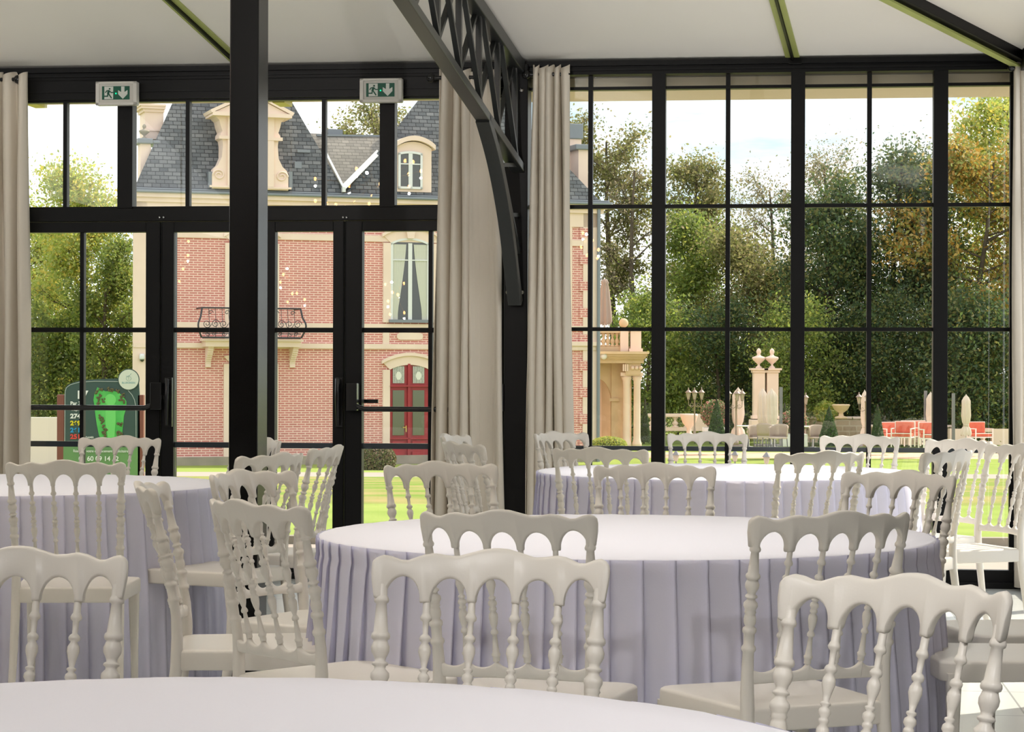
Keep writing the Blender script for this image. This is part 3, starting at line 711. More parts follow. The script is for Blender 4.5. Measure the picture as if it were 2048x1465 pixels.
CH = [
 (32, 1094, 3, 'C', 'large white chair cut by the left edge, behind the nearest tablecloth', gN),
 (990, 1099, 11, 'C', 'largest white chair at bottom centre, right behind the nearest tablecloth', gN),
 (1816, 1148, 44, 'C', 'bright white chair turned sideways in the bottom right corner', gN),
 (1006, 1018, 15, 'A', 'shaded white chair seen from behind, tucked to the front of the middle table', gM),
 (1681, 1020, -23, 'A', 'shaded white chair with empty seat at front right of the middle table', gM),
 (488, 997, 50, 'A', 'white chair in front of the black column, turned to the middle table', gM),
 (290, 962, 86, 'A', 'white chair seen edge-on left of the black column', gM),
 (486, 938, -58, 'C', 'white chair with its back right in front of the black column', gM),
 (873, 922, -23, 'C', 'white chair at the far left side of the middle table, before the door', gM),
 (1310, 925, 5, 'C', 'white chair behind the middle table, straight in front of the far table', gM),
 (1811, 940, 42, 'C', 'white chair at the right rear of the middle table', gM),
 (128, 919, -3, 'A', 'shaded white chair seen from behind in front of the left table', gL),
 (247, 871, 14, 'C', 'white chair behind the left table, in front of the golf sign', gL),
 (558, 904, -60, 'A', 'white chair just right of the black column, facing the left table', gL),
 (527, 875, 52, 'C', 'white chair mostly hidden behind the black column', gL),
 (668, 889, -78, 'A', 'white chair seen edge-on before the door stile, back to the middle table', gL),
 (910, 882, 64, 'A', 'white chair standing before the wide curtain, nearer of two there', gF),
 (897, 867, -74, 'C', 'sunlit white chair against the wide curtain, farther of two there', gF),
 (1110, 862, -48, 'C', 'sunlit white chair between the narrow curtain and the far table', gF),
 (1194, 893, 20, 'A', 'shaded white chair at the front left of the far table', gF),
 (1415, 863, 5, 'C', 'white chair behind the far table, below the tall lamp posts', gF),
 (1652, 900, -25, 'A', 'shaded white chair at the front right of the far table', gF),
 (1725, 868, 28, 'C', 'white chair behind the far table, below the red garden chairs', gF),
 (1912, 898, -52, 'A', 'white chair right of the far table, seen from behind', gF),
 (1930, 876, 55, 'C', 'white chair nearest the corner window, partly behind another chair', gF),
 (2040, 886, 72, 'C', 'white chair seen edge-on at the right edge by the corner curtain', gF),
]
for c in CH: chair(*c)
chair(0, 0, 88, 'C', 'white chair cut by the right edge, only its seat showing, the nearer seat', gM, pos=(1.33, 6.02))
chair(0, 0, 80, 'C', 'white chair cut by the right edge, only its seat showing, the farther seat', gM, pos=(1.52, 6.62))
# ================================================================== OUTSIDE
mat('stone', (.82, .645, .56), .85, noise=((.76, .59, .51), 1.3), spec=.2, bump=.1, bscale=6)
mat('stone_dark', (.36, .31, .25), .9, noise=((.28, .25, .20), 2.0), spec=.2)
mat('stone_warm', (.66, .50, .34), .85, noise=((.56, .42, .28), 2.2), spec=.2, bump=.15, bscale=8)
mat('zinc', (.20, .22, .25), .4, .3)
brick_mat('brick', (.60, .235, .215), (.52, .20, .18), (.84, .60, .54), .26, .072, .013, var=.10)
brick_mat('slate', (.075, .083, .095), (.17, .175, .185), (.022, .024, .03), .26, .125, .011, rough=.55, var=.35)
brick_mat('slate_lit', (.20, .185, .17), (.28, .255, .23), (.12, .11, .10), .24, .105, .008, rough=.6, var=.2)  # slate again, with the connecting slope's brighter light put into the colour
mat('white_paint', (.70, .70, .72), .5)
mat('window_dark', (.03, .035, .03), .06, spec=1.0)
mat('net_curtain', (.56, .55, .49), .9)
mat('door_red', (.36, .025, .035), .4, noise=((.30, .02, .03), 3))
mat('iron', (.05, .05, .06), .5, .3)
mat('grass', (.235, .31, .065), .95, noise=((.30, .36, .09), 1.2), spec=.1, bump=.5, bscale=14)
mat('grass_long', (.16, .25, .035), .95, noise=((.36, .28, .12), .7), spec=.1, bump=.8, bscale=10)
mat('gravel', (.62, .40, .28), .95, noise=((.70, .50, .37), 1.6), spec=.1)
mat('paving', (.40, .335, .29), .8, noise=((.36, .30, .26), 2), spec=.2)
mat('white_wall', (.72, .64, .56), .8)
# ---- ground ------------------------------------------------------
GT = [(12.6, -.10), (17, -.10), (24, -.16), (68, -1.76), (140, -1.80), (400, -1.8)]
def gz(Y): return interp(GT, Y)
def strip(name, Y0, Y1, m, dz=0.0, x0=-90, x1=120, nx=2, kind='structure'):
    o = MB(); n = 14; rows = []
    for j in range(n+1):
        Y = lerp(Y0, Y1, j/n); rows.append([(lerp(x0, x1, i/nx), Y, gz(Y)+dz) for i in range(nx+1)])
    o.grid(rows, smooth=False)
    ob = o.build(name, m); ob['kind'] = kind; return ob
def Yg(py, px=1024):      # distance at which the ground lies at this pixel height
    lo, hi = 12.0, 300.0
    for _ in range(50):
        mid = (lo+hi)/2; y = HY + ROLL*(px-CX) + F*(EYE-gz(mid))/mid
        if y > py: lo = mid
        else: hi = mid
    return lo
Yp = Yg(1088); Yd = Yg(1013)
strip('trim_paving', 11.0, Yp, 'paving')
strip('lawn', Yp, Yd, 'grass', .02); strip('lawn', Yd, Yg(957), 'grass_long', .02)
strip('path', Yg(957), Yg(948), 'paving', .02); strip('lawn', Yg(948), 66.5, 'grass', .02)
strip('field', 66.5, 380, 'grass', .0)
kb = MB().box(-20, 30, Yp-.1, Yp+.02, -.12, -.04); S(kb.build('trim_kerb', 'stone_dark'))
# ---- eaves of the glazed building, seen through the panes ----------
mat('eave_board', (.66, .55, .40), .6, spec=.3)
ez1 = W.Z(1600, 199, .75); ez0 = W.Z(500, 207, .55)
o = MB(); o.box(sL-1, W.X(1008, 300, .6), .12, .62, W.Z(600, 203.5, .6), W.Z(600, 203.5, .6)+.14); S(o.build('trim_eave_left', 'eave_board', **WL))
o = MB(); o.box(W.X(1008, 300, .6), sR+1, .12, .80, W.Z(1600, 198.5, .8), W.Z(1600, 198.5, .8)+.16); S(o.build('trim_eave_right', 'eave_board', **WL))
S(MB().box(sL-1, sR+1, .10, .85, W.Z(1600, 198.5, .8)+.16, W.Z(1600, 198.5, .8)+.26).build('trim_roof_edge', 'zinc', **WL))
mat('yellow_tag', (.50, .48, .06), .5)
for px, py in ((70, 209), (563, 206)):
    x, z = W.pix(px, py, .5); S(MB().box(x-.03, x+.045, .38, .60, z-.012, z+.03).build('trim_eave_bracket', 'yellow_tag', **WL))
# ---- the brick chateau ---------------------------------------------
PC = math.atan(.333); C = Frame((0, 72, 0), PC); CB = gz(68)
CA = thing('chateau', 'pink brick chateau with stone bands, steep slate roofs and a red double door', 'building', C.w(0, 0, 0), PC)
X_ = lambda px, py=700, d=0.0: C.X(px, py, d)
Z_ = lambda px, py, d=0.0: C.Z(px, py, d)
xl, xr = X_(267, 600), X_(1196, 600)
zg = Z_(560, 386); zcb = Z_(560, 411)
def cpart(name, m, fn, parent=CA, **k): o = MB(); fn(o); return o.build(name, m, parent, **k)
SKW = .44
def skew(o, x0, x1, y0, y1, z0, z1):   # the flank runs away from the corner
    k = (x0 if x0 > xl+1 else x0)
    o.prism([(x0, y0), (x1, y0), (x1, y1), (x0+max(0, y1)*SKW, y1)], z0, z1, axis='z')
cpart('brick_wall', 'brick', lambda o: skew(o, xl, xr, 0, 9, CB-.3, zcb+.1))
cpart('side_wall', 'stone', lambda o: (o.box(xr-.4, xr+.01, .01, 9.02, CB-.3, zcb)))
def cornice(o):
    skew(o, xl-.12, xr+.14, -.14, 9.1, zcb, Z_(560, 402)); skew(o, xl-.2, xr+.24, -.24, 9.2, Z_(560, 402), Z_(560, 394)); 
cpart('cornice', 'stone', cornice)
cpart('gutter', 'zinc', lambda o: (skew(o, xl-.28, xr+.36, -.34, 9.3, Z_(560, 394), zg-.03), skew(o, xl-.24, xr+.28, -.28, 9.2, zg-.03, zg+.03)), bevel=.03)
def band(y0, y1, xa=xl, xb=xr, pr=.05): 
    cpart('stone_band', 'stone', lambda o: o.box(xa-.02, xb+.02, -pr, .02, Z_(560, y1), Z_(560, y0)))
band(402, 440, pr=.06); band(467, 479.5); band(646, 657); band(687, 697, pr=.09)
cpart('plinth', 'stone_dark', lambda o: o.box(xl-.06, xr+.06, -.10, .05, CB-.3, Z_(560, 913)))
cpart('quoin', 'stone', lambda o: o.box(xl-.02, X_(293), -.06, .02, CB-.2, zcb))
cpart('quoin', 'stone', lambda o: (o.box(X_(1165), xr+.02, -.06, .02, CB-.2, zcb), o.box(X_(1110), X_(1143), -.05, .02, CB-.2, zcb)))
def teeth(o):
    z = CB+.4
    while z < zcb-.5: o.box(X_(1158), X_(1174), -.064, .02, z, z+.32); z += .86
cpart('brick_toothing', 'brick', teeth)
cpart('downpipe', 'zinc', lambda o: o.tube([(xr-.04, -.16, CB), (xr-.04, -.16, zg-.2)], .06, 8))
cpart('string_moulding', 'stone', lambda o: o.box(X_(1130), xr+.04, -.16, .0, Z_(1150, 692), Z_(1150, 684)))
# window surrounds + windows
def arch_pts(xa, xb, zs, rise, n=12): return [(lerp(xa, xb, i/n), zs + rise*math.sin(math.pi*i/n)**.8) for i in range(n+1)]
def surround(px0, px1, gx0, gx1, yt, yb_, rise, mould=True, pr=.08, name='window_surround'):
    xa, xb, ga, gb = X_(px0), X_(px1), X_(gx0), X_(gx1); zt, zb = Z_((px0+px1)/2, yt), Z_((px0+px1)/2, yb_)
    r2 = rise
    def f(o):
        o.box(xa, ga, -pr, .02, zb, zt); o.box(gb, xb, -pr, .02, zb, zt)
        out = arch_pts(xa, xb, zt, r2); inn = arch_pts(ga, gb, zt-.0, r2*.6); out = [(x, z+.22) for x, z in out]
        n = len(out)
        for i in range(n-1): o.prism([out[i], out[i+1], inn[i+1], inn[i]], -pr, .02)
    s = cpart(name, 'stone', f)
    if mould: cpart('arch_moulding', 'stone', lambda o: [o.prism([(a[0], a[1]+.18), (b[0], b[1]+.18), (b[0], b[1]+.28), (a[0], a[1]+.28)], -pr-.07, .0) for a, b in zip(arch_pts(xa-.05, xb+.05, zt, r2), arch_pts(xa-.05, xb+.05, zt, r2)[1:])], parent=s)
    return ga, gb, zt, zb
def french_window(ga, gb, zt, zb, rise=.2, dep=-.02, curt=True, transom=.78, parent=CA):
    xm = (ga+gb)/2; fw = .07
    w = MB(); w.prism([(ga, zb), (gb, zb)] + list(reversed([(x, z) for x, z in arch_pts(ga, gb, zt, rise*.6)])), dep-.012, dep)
    win = w.build('window', 'window_dark', parent)
    f = MB(); y0, y1 = dep-.06, dep-.012
    for a, b in ((ga, ga+fw), (xm-fw*.9, xm+fw*.9), (gb-fw, gb)): f.box(a, b, y0, y1, zb, zt)
    f.box(ga, gb, y0, y1, zb, zb+fw); f.box(ga, gb, y0+.01, y1, zb+(zt-zb)*transom, zb+(zt-zb)*transom+.035)
    pts = arch_pts(ga, gb, zt, rise*.6); 
    for a, b in zip(pts, pts[1:]): f.prism([(a[0], a[1]), (b[0], b[1]), (b[0], b[1]-fw), (a[0], a[1]-fw)], y0, y1)
    f.build('window_frame', 'white_paint', win)
    if curt:
        for sg in (0, 1):
            rows = []
            for j in range(12):
                v = j/11; z = lerp(zt-.04, zb+.05, v); row = []
                o_edge = ga+fw if sg == 0 else gb-fw; wd = (xm-ga-fw)*(lerp(.78, .30, min(1, v*1.15)**1.3))
                for i in range(19):
                    u = i/18; row.append((o_edge + (wd*u if sg == 0 else -wd*u), dep-.020 + .006*math.sin(u*30), z))
                rows.append(row)
            c = MB(); c.grid(rows); c.build('net_curtain', 'net_curtain', win)
    return win
g = surround(765, 872, 780, 857, 487, 646, .28)
french_window(*g, rise=.28)
cpart('keystone', 'stone', lambda o: o.prism([(X_(812), Z_(820, 478)), (X_(824), Z_(820, 478)), (X_(827), Z_(820, 462)), (X_(809), Z_(820, 462))], -.2, 0))
cpart('window_sill', 'zinc', lambda o: o.box(X_(776), X_(861), -.16, 0, Z_(818, 646), Z_(818, 640)))
# plaque under it
def plaque(o):
    a, b, z0, z1 = X_(793), X_(845), Z_(819, 680), Z_(819, 666); r = (z1-z0)/2; zc = (z0+z1)/2
    o.prism([(a+r-r*math.sin(t*math.pi/8), zc+r*math.cos(t*math.pi/8)) for t in range(9)] + [(b-r+r*math.sin(t*math.pi/8), zc-r*math.cos(t*math.pi/8)) for t in range(9)], -.06, 0)
cpart('plaque', 'stone', plaque)
for a, b in ((765, 778), (858, 872)): cpart('stone_pier', 'stone', lambda o: o.box(X_(a), X_(b), -.05, .02, Z_(818, 690), Z_(818, 657)))
# central french window hidden partly by the column, with its balcony
g = surround(449, 557, 463, 543, 487, 690, .28); french_window(*g, rise=.28)
g = surround(447, 556, 461, 543, 728, 918, .1, mould=False); french_window(*g, rise=.2)
def balcony():
    za = Z_(502, 690, -.5); zt_ = Z_(502, 616, -.6); d1 = -.75
    slab = cpart('balcony_slab', 'stone', lambda o: (o.box(X_(404, 690, -.4), X_(602, 690, -.4), d1, 0, Z_(502, 683, d1), Z_(502, 679, d1)), o.box(X_(408, 690, -.4), X_(598, 690, -.4), d1+.08, 0, Z_(502, 694, d1), Z_(502, 683, d1))))
    for px in (418, 587):
        def f(o, px=px):
            x = X_(px, 710, -.2); z1 = Z_(502, 694); z0 = Z_(502, 731)
            for i in range(10):
                v = i/9; z = lerp(z1, z0, v); dd = .45*(1-v)**1.6 + .10 + .05*math.sin(v*6)
                o.box(x-.085, x+.085, -dd, 0, z-(z1-z0)/9, z)
        cpart('bracket', 'stone', f, parent=slab)
    rail = MB(); y1 = -.85; zb = Z_(502, 676, y1); zm = Z_(502, 652, y1); ztp = Z_(502, 617, y1)
    xa, xb = X_(404, 650, y1), X_(601, 650, y1)
    bul = [(0, 0), (.10, .35), (.13, .55), (.03, 1.0)]
    bx = lambda v: interp([(0, .02), (.25, .12), (.45, .15), (.7, .05), (1, 0)], v)
    def bar(x, r=.012, y=None):
        rail.tube([(x, (y1 if y is None else y)-bx(v)*(1 if y is None else 0), lerp(zb, ztp, v)) for v in [k/8 for k in range(9)]], r, 5)
    ends = [(xa, 1), (xb, -1)]
    for x, sg in ends: rail.tube([(x - sg*bx(v)*1.0, y1-bx(v), lerp(zb, ztp, v)) for v in [k/10 for k in range(11)]], .028, 6)
    rail.tube([(xa, y1, ztp), (xb, y1, ztp)], .025, 6); rail.tube([(xa, 0, ztp), (xa, y1, ztp)], .025, 6); rail.tube([(xb, 0, ztp), (xb, y1, ztp)], .025, 6)
    rail.tube([(xa, y1-.02, zb), (xb, y1-.02, zb)], .03, 6); rail.tube([(xa, y1-.07, lerp(zb, ztp, .14)), (xb, y1-.07, lerp(zb, ztp, .14))], .014, 5)
    nb = 15
    for i in range(1, nb): bar(lerp(xa, xb, i/nb), .008)
    def scroll(cx, cz, R, turns, sg, y):
        pts = []
        for k in range(34):
            t = k/33; a = sg*(t*turns*2*math.pi); pts.append((cx+R*(1-.8*t)*math.cos(a), y, cz+R*(1-.8*t)*math.sin(a)))
        rail.tube(pts, .011, 5)
    for i in range(6):
        cx = lerp(xa, xb, (i+.5)/6)
        for sg in (-1, 1): scroll(cx+sg*.13, lerp(zb, ztp, .46), .13, 1.6, sg, y1-.16); scroll(cx+sg*.10, lerp(zb, ztp, .12), .07, 1.2, sg, y1-.08)
        scroll(cx, lerp(zb, ztp, .84), .08, 1.0, 1, y1-.03)
    rail.build('iron_railing', 'iron', slab)
balcony()
# red door
ga, gb, zt, zb = surround(765, 872, 779, 858, 740, 926, .26, name='door_surround')
D = MB(); D.prism([(ga, zb), (gb, zb)] + list(reversed(arch_pts(ga, gb, zt, .14))), -.02, .02); dd = D.build('door', 'door_red', CA)
def rect(x0, x1, y0, y1, m, nm, y=-.03, par=dd, th=.02):
    o = MB(); o.box(X_(x0), X_(x1), y-th, y+th, Z_(818, y1), Z_(818, y0)); return o.build(nm, m, par)
mat('stained_glass', (.20, .22, .19), .3, noise=((.40, .38, .36), 22))
mat('door_glass', (.10, .11, .07), .12, spec=1.0)
for a, b in ((785, 808), (825, 848)):
    p_ = rect(a, b, 733, 767, 'stained_glass', 'stained_glass_panel')
    o = MB(); cx, cz = (X_(a)+X_(b))/2, Z_(818, 752)
    o.prism([(cx+.09*math.cos(t*math.pi/8), cz+.13*math.sin(t*math.pi/8)) for t in range(16)], -.056, -.05); o.build('medallion', 'white_plastic', p_)
    sc_ = MB()
    for k in range(7):
        xx = lerp(X_(a), X_(b), (k+.5)/7); sc_.box(xx-.006, xx+.006, -.054, -.05, Z_(818, 767), Z_(818, 733))
    sc_.build('leading', 'white_plastic', p_)
    rect(a, b, 781, 871, 'door_glass', 'door_glass_pane')
    rect(a-1, b+1, 883, 892, 'door_red', 'carved_panel', y=-.05); rect(a-1, b+1, 904, 920, 'door_red', 'carved_panel', y=-.05)
rect(779, 858, 771, 774, 'door_red', 'transom_rail', y=-.08, th=.04); rect(814.5, 819.5, 728, 922, 'door_red', 'meeting_stile', y=-.06, th=.03)
rect(779, 858, 876, 879, 'door_red', 'lock_rail', y=-.06, th=.03)
o = MB(); x, z = X_(811), Z_(818, 858); o.box(x-.02, x+.02, -.1, -.06, z-.1, z+.1); o.box(x-.12, x, -.13, -.1, z+.03, z+.06); o.build('door_handle', 'brass', dd)
cpart('doorstep', 'stone_dark', lambda o: o.box(X_(765), X_(872), -.6, 0, CB-.1, Z_(818, 925)))
# security camera on the quoin
cm = thing('security_camera', 'small white dome security camera on the left stone corner', 'security camera', C.w(X_(283), -.12, Z_(283, 716)), PC)
o = MB(); o.lathe([(.07, .12), (.085, .05), (.085, -.02), (.075, -.05)], n=12); o.build('housing', 'white_paint', cm)
o = MB(); o.ball((0, 0, -.06), .065, 10, 6); o.build('lens_dome', 'window_dark', cm)
# ---- roofs -----------------------------------------------------------
def pyramid(name, pa, pb, inset, h, depth, m='slate', yoff=0.0):
    a, b = X_(pa, 390), X_(pb, 390); y0, y1 = -.2+yoff, depth; z0, z1 = zg, zg+h; i = inset*h
    o = MB(); fr = .42*h
    v = [(a, y0, z0), (b, y0, z0), (b, y1, z0), (a+4, y1, z0), (a+i, y0+fr, z1), (b-i, y0+fr, z1), (b-i, max(y1-i, y0+fr+.2), z1), (a+i+(max(y1-i, y0+fr+.2)-y0-fr)*SKW, max(y1-i, y0+fr+.2), z1)]
    o.add(v, [(0,1,5,4), (1,2,6,5), (2,3,7,6), (3,0,4,7), (4,5,6,7)]); ob = o.build(name, m, CA)
    return ob
pyramid('slate_roof', 266, 689, .49, 4.6, 9)
# patches on the slates
pyramid('slate_roof', 687, 1197, .86, 3.6, 9, yoff=.02)
def connecting(o):
    a, b = X_(600), X_(960); zt = Z_(760, 272, 2.4)
    o.add([(a, .5, zg), (b, .5, zg), (b, 2.4, zt), (a, 2.4, zt), (a, 6, zg), (b, 6, zg)], [(0, 1, 2, 3), (3, 2, 5, 4)])
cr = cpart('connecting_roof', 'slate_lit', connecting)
# the visible V-shaped valley: a tile slope standing proud between the two pavilions
vz0 = Z_(687, 374, -.2)
def vface(o):
    A_ = C.pix(687, 374, -.22); 
    pts = [(X_(687, 374, -.22), -.24, Z_(687, 374, -.24))]
    for px, py, d in ((757, 304, .55), (792, 272, 1.1), (633, 272, 1.1), (654, 311, .5)): x, z = C.pix(px, py, d); pts.append((x, d, z))
    o.add(pts, [(0, 1, 2, 3, 4)])
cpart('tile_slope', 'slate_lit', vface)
def valley(o):
    q0 = (X_(687, 375, -.27), -.27, Z_(687, 375, -.27))
    for px, py, d, w_ in ((757, 304, .50, .17), (652, 308, .45, .07)): x, z = C.pix(px, py, d); o.beam(q0, (x, d-.04, z), w_, .05, up=(0, -1, .4))
    o.box(q0[0]-.05, q0[0]+.05, -.36, -.2, Z_(687, 386), q0[2])
cpart('zinc_valley', 'white_paint', valley)
cpart('ridge_cap', 'zinc', lambda o: o.beam((X_(633, 272, 1.1), 1.1, Z_(640, 271, 1.1)), (X_(870, 272, 1.1), 1.1, Z_(800, 271, 1.1)), .1, .06))
cpart('vent_box', 'zinc', lambda o: o.box(X_(655, 262, 1.6), X_(684, 262, 1.6), 1.5, 2.0, Z_(670, 272, 1.6)-.2, Z_(670, 259, 1.6)))
# stone dormer gable
def dormer():
    d = -.32; xx = lambda px, py: C.pix(px, py, d)
    Lp = [(424, 377), (424, 349), (427, 338), (436, 330), (444, 314), (446, 290), (445, 279), (440, 275), (441, 268), (445, 262), (441, 250), (439, 240), (427, 228), (427, 226)]
    L_ = [xx(*p) for p in Lp]; cxm = xx(501, 300)[0]
    R_ = [(2*cxm-x, z) for x, z in reversed(L_)]
    o = MB(); o.prism(L_ + R_, d, d+.9); g_ = o.build('stone_dormer', 'stone', CA)
    p = MB(); a, b, apex = xx(425, 226), xx(577, 226), xx(501, 192)
    a = (2*cxm-b[0], b[1]) if False else a; b = (2*cxm-a[0], a[1])
    p.prism([a, b, (cxm, apex[1])], d-.25, d+.9); p.build('pediment', 'stone', g_)
    m_ = MB(); 
    m_.box(a[0]-.05, b[0]+.05, d-.32, d+.9, a[1]-.10, a[1]+.02)
    for q0, q1 in (((a[0]-.1, a[1]+.02), (cxm, apex[1]+.08)), ((b[0]+.1, b[1]+.02), (cxm, apex[1]+.08))): m_.beam((q0[0], d+.3, q0[1]), (q1[0], d+.3, q1[1]), 1.25, .10, up=(0, 0, 1))
    for py in (277,): z = xx(501, py)[1]; m_.box(L_[7][0]-.04, 2*cxm-L_[7][0]+.04, d-.10, d, z-.05, z+.05)
    z = xx(501, 377)[1]; m_.box(L_[0][0]-.08, R_[-1][0]+.08, d-.08, d, z, z+.06)
    m_.build('dormer_moulding', 'stone', g_)
    pil = MB()
    for s_ in (-1, 1):
        x = cxm + s_*.62; pil.box(x-.10, x+.10, d-.08, d, xx(501, 375)[1], xx(501, 232)[1])
    pil.build('pilaster', 'stone', g_)
    sc_ = MB()
    for s_ in (-1, 1):
        c0 = cxm + s_*.98; z0 = xx(501, 352)[1]
        pts = [(c0+s_*.19*(1-.7*t)*math.cos(t*9), d-.02, z0+.17*(1-.7*t)*math.sin(t*9)) for t in [k/24 for k in range(25)]]; sc_.tube(pts, .025, 5)
    sc_.build('scroll_ornament', 'stone', g_)
    french_window(cxm-.42, cxm+.42, xx(501, 290)[1], xx(501, 372)[1], .12, dep=d+.0, curt=False, parent=g_)
    fl = MB(); fl.box(X_(417, 360, -.3), X_(424, 360, -.3), -.3, .3, Z_(420, 377), Z_(420, 345)); fl.box(X_(578, 360, -.3), X_(585, 360, -.3), -.3, .3, Z_(580, 379), Z_(580, 345)); fl.build('lead_flashing', 'zinc', g_)
dormer()
# dormer window of the right pavilion
def dormer2():
    d = -.15; xx = lambda px, py: C.pix(px, py, d)
    (xa, _), (xb, _), (ga_, zt_), (gb_, zb_) = xx(791, 300), xx(863, 300), xx(796, 306), xx(844, 379)
    zb0, ztp = xx(820, 384)[1], xx(820, 296)[1]
    o = MB(); o.prism([(xa, zb0), (xb, zb0)] + list(reversed([(x, z) for x, z in arch_pts(xa, xb, ztp, .20)])), d, d+1.6); g_ = o.build('arched_dormer', 'stone', CA)
    m_ = MB(); pts = arch_pts(xa-.08, xb+.10, ztp, .28)
    for a, b in zip(pts, pts[1:]): m_.prism([(a[0], a[1]-.05), (b[0], b[1]-.05), (b[0], b[1]+.1), (a[0], a[1]+.1)], d-.14, d+1.7)
    m_.build('arch_moulding', 'stone', g_)
    french_window(ga_, gb_, zt_, zb_, .10, dep=d-.01, curt=False, transom=.68, parent=g_)
dormer2()
# chimneys, cap stones, urn
def chim(o):
    d = .9; a, b = X_(290, 250, d), X_(327, 250, d)
    o.box(a, b, d, d+1.0, Z_(300, 278, d), Z_(300, 222, d))
    for y0, y1, e in ((218, 224, .06), (213, 218, .14), (209, 213, .18)): o.box(a-e, b+e*.3, d-e, d+1+e, Z_(300, y1, d), Z_(300, y0, d))
    o.box(a-.02, b+.05, d-.05, d+1, Z_(300, 262, d), Z_(300, 258, d))
cpart('chimney', 'stone', chim)
def ped(o):
    d = .4; o.box(X_(281, 300, d), X_(301, 300, d), d, d+.5, zg-.1, Z_(290, 288, d)); 
    o.prism([(X_(301, 300, d), Z_(290, 288, d)), (X_(301, 300, d), zg), (X_(318, 300, d)-.0, zg), ], d, d+.4)
cpart('roof_pedestal', 'stone', ped)
cpart('pedestal_cap', 'zinc', lambda o: (o.box(X_(274, 282, .4), X_(305, 282, .4), .3, 1.0, Z_(290, 288, .4), Z_(290, 277, .4)), o.box(X_(305, 282, .4), X_(320, 282, .4), .4, 1.6, Z_(290, 287, .4), Z_(290, 280, .4))), bevel=.03)
def urn_prof(h, r): return [(r*.45, 0), (r*.45, h*.06), (r*.2, h*.12), (r*.16, h*.2), (r*.5, h*.3), (r*.95, h*.45), (r, h*.52), (r*.9, h*.56), (r*.35, h*.62), (r*.22, h*.70), (r*.32, h*.76), (r*.36, h*.84), (r*.28, h*.93), (r*.05, h)]
o = MB(); o.lathe(urn_prof(Z_(289, 248, .6)-Z_(289, 277, .6), .17), (X_(289, 270, .6), .65, Z_(289, 277, .6)), 14); o.build('roof_urn', 'stone_dark', CA)
def rchim(o):
    d = 1.0; o.box(X_(1157, 330, d), X_(1176, 330, d), d, d+.8, zg-.2, Z_(1165, 300, d))
cpart('chimney', 'stone', rchim)
cpart('chimney_cap', 'zinc', lambda o: (o.box(X_(1150, 295, 1), X_(1180, 295, 1), .9, 1.9, Z_(1165, 300, 1), Z_(1165, 289, 1)), o.box(X_(1110, 270, 2), X_(1167, 270, 2), 2, 3, Z_(1150, 278, 2), Z_(1150, 247, 2))), bevel=.03)
cpart('rear_chimney', 'stone', lambda o: (o.box(X_(1100, 270, 2), X_(1164, 270, 2), 2.05, 2.95, zg, Z_(1150, 278, 2)),))
pp = MB(); pp.add([(X_(548), -.0, 0)], []); 
for (px0, px1, py0, py1) in ((590, 604, 323, 336), (598, 624, 297, 303)):
    t_ = (Z_(600, (py0+py1)/2)-zg)*.42-.2; o = MB(); o.box(X_(px0), X_(px1), t_-.06, t_+.05, Z_(600, py1), Z_(600, py0)); o.build('slate_patch', 'zinc', CA)
# ---- bush by the door, hedges ----------------------------------------
LEAFK = {}
def leaf_mesh(pts, size, seed, aspect=.55, droop=0.0, cup=True):
    """one small folded leaf per point; numpy arrays for speed"""
    g_ = np.random.default_rng(seed); n = len(pts); s = size * g_.uniform(.6, 1.35, n)
    d = g_.normal(size=(n, 3)); d[:, 2] -= droop; d /= np.linalg.norm(d, axis=1)[:, None]
    e = g_.normal(size=(n, 3)); e -= d * (e*d).sum(1)[:, None]; e /= np.linalg.norm(e, axis=1)[:, None]
    nn = np.cross(d, e); a = d * s[:, None] * .5; b = e * s[:, None] * aspect * .5; c = nn * s[:, None] * .12
    v = np.stack([pts-a, pts+b+c, pts+a, pts-b+c], 1).reshape(-1, 3)
    return v
def leaf_obj(name, pts, size, m, seed, parent=None, loc=None, **k):
    v = leaf_mesh(np.asarray(pts), size, seed, **k); n = len(v)//4
    me = bpy.data.meshes.new(name); me.vertices.add(n*4); me.vertices.foreach_set('co', v.astype(np.float32).ravel())
    me.loops.add(n*4); me.loops.foreach_set('vertex_index', np.arange(n*4, dtype=np.int32))
    me.polygons.add(n); me.polygons.foreach_set('loop_start', np.arange(0, n*4, 4, dtype=np.int32)); me.polygons.foreach_set('loop_total', np.full(n, 4, dtype=np.int32))
    me.update(calc_edges=True); me.validate(); me.materials.append(M[m]); o = bpy.data.objects.new(name, me); COL.objects.link(o)
    if parent is not None: o.parent = parent
    if loc is not None: o.location = loc
    return o
TR_ = .6
mat('leaf_green', (.1, .2, .03), .55, trans=TR_, island=[(.22, .30, .07), (.30, .38, .08), (.15, .22, .05), (.42, .44, .10), (.26, .31, .11)])
mat('leaf_dark', (.05, .1, .03), .55, trans=.5, island=[(.07, .12, .045), (.11, .17, .05), (.05, .09, .04), (.17, .20, .06), (.08, .13, .06), (.20, .19, .06)])
mat('leaf_olive', (.2, .22, .06), .6, trans=TR_, island=[(.24, .25, .08), (.31, .30, .11), (.17, .19, .06), (.36, .32, .15), (.26, .22, .11)])
mat('leaf_bare', (.3, .25, .15), .7, trans=.5, island=[(.36, .30, .20), (.30, .25, .16), (.42, .35, .24), (.28, .27, .13), (.24, .24, .10)])
mat('leaf_gold', (.5, .3, .05), .55, trans=.5, island=[(.52, .31, .05), (.60, .42, .10), (.32, .32, .08), (.44, .24, .05), (.24, .30, .08), (.28, .33, .10), (.55, .42, .16)])
mat('leaf_yellowgreen', (.3, .33, .06), .55, trans=.5, island=[(.44, .50, .10), (.54, .56, .13), (.33, .42, .09), (.68, .56, .12), (.48, .52, .18)])
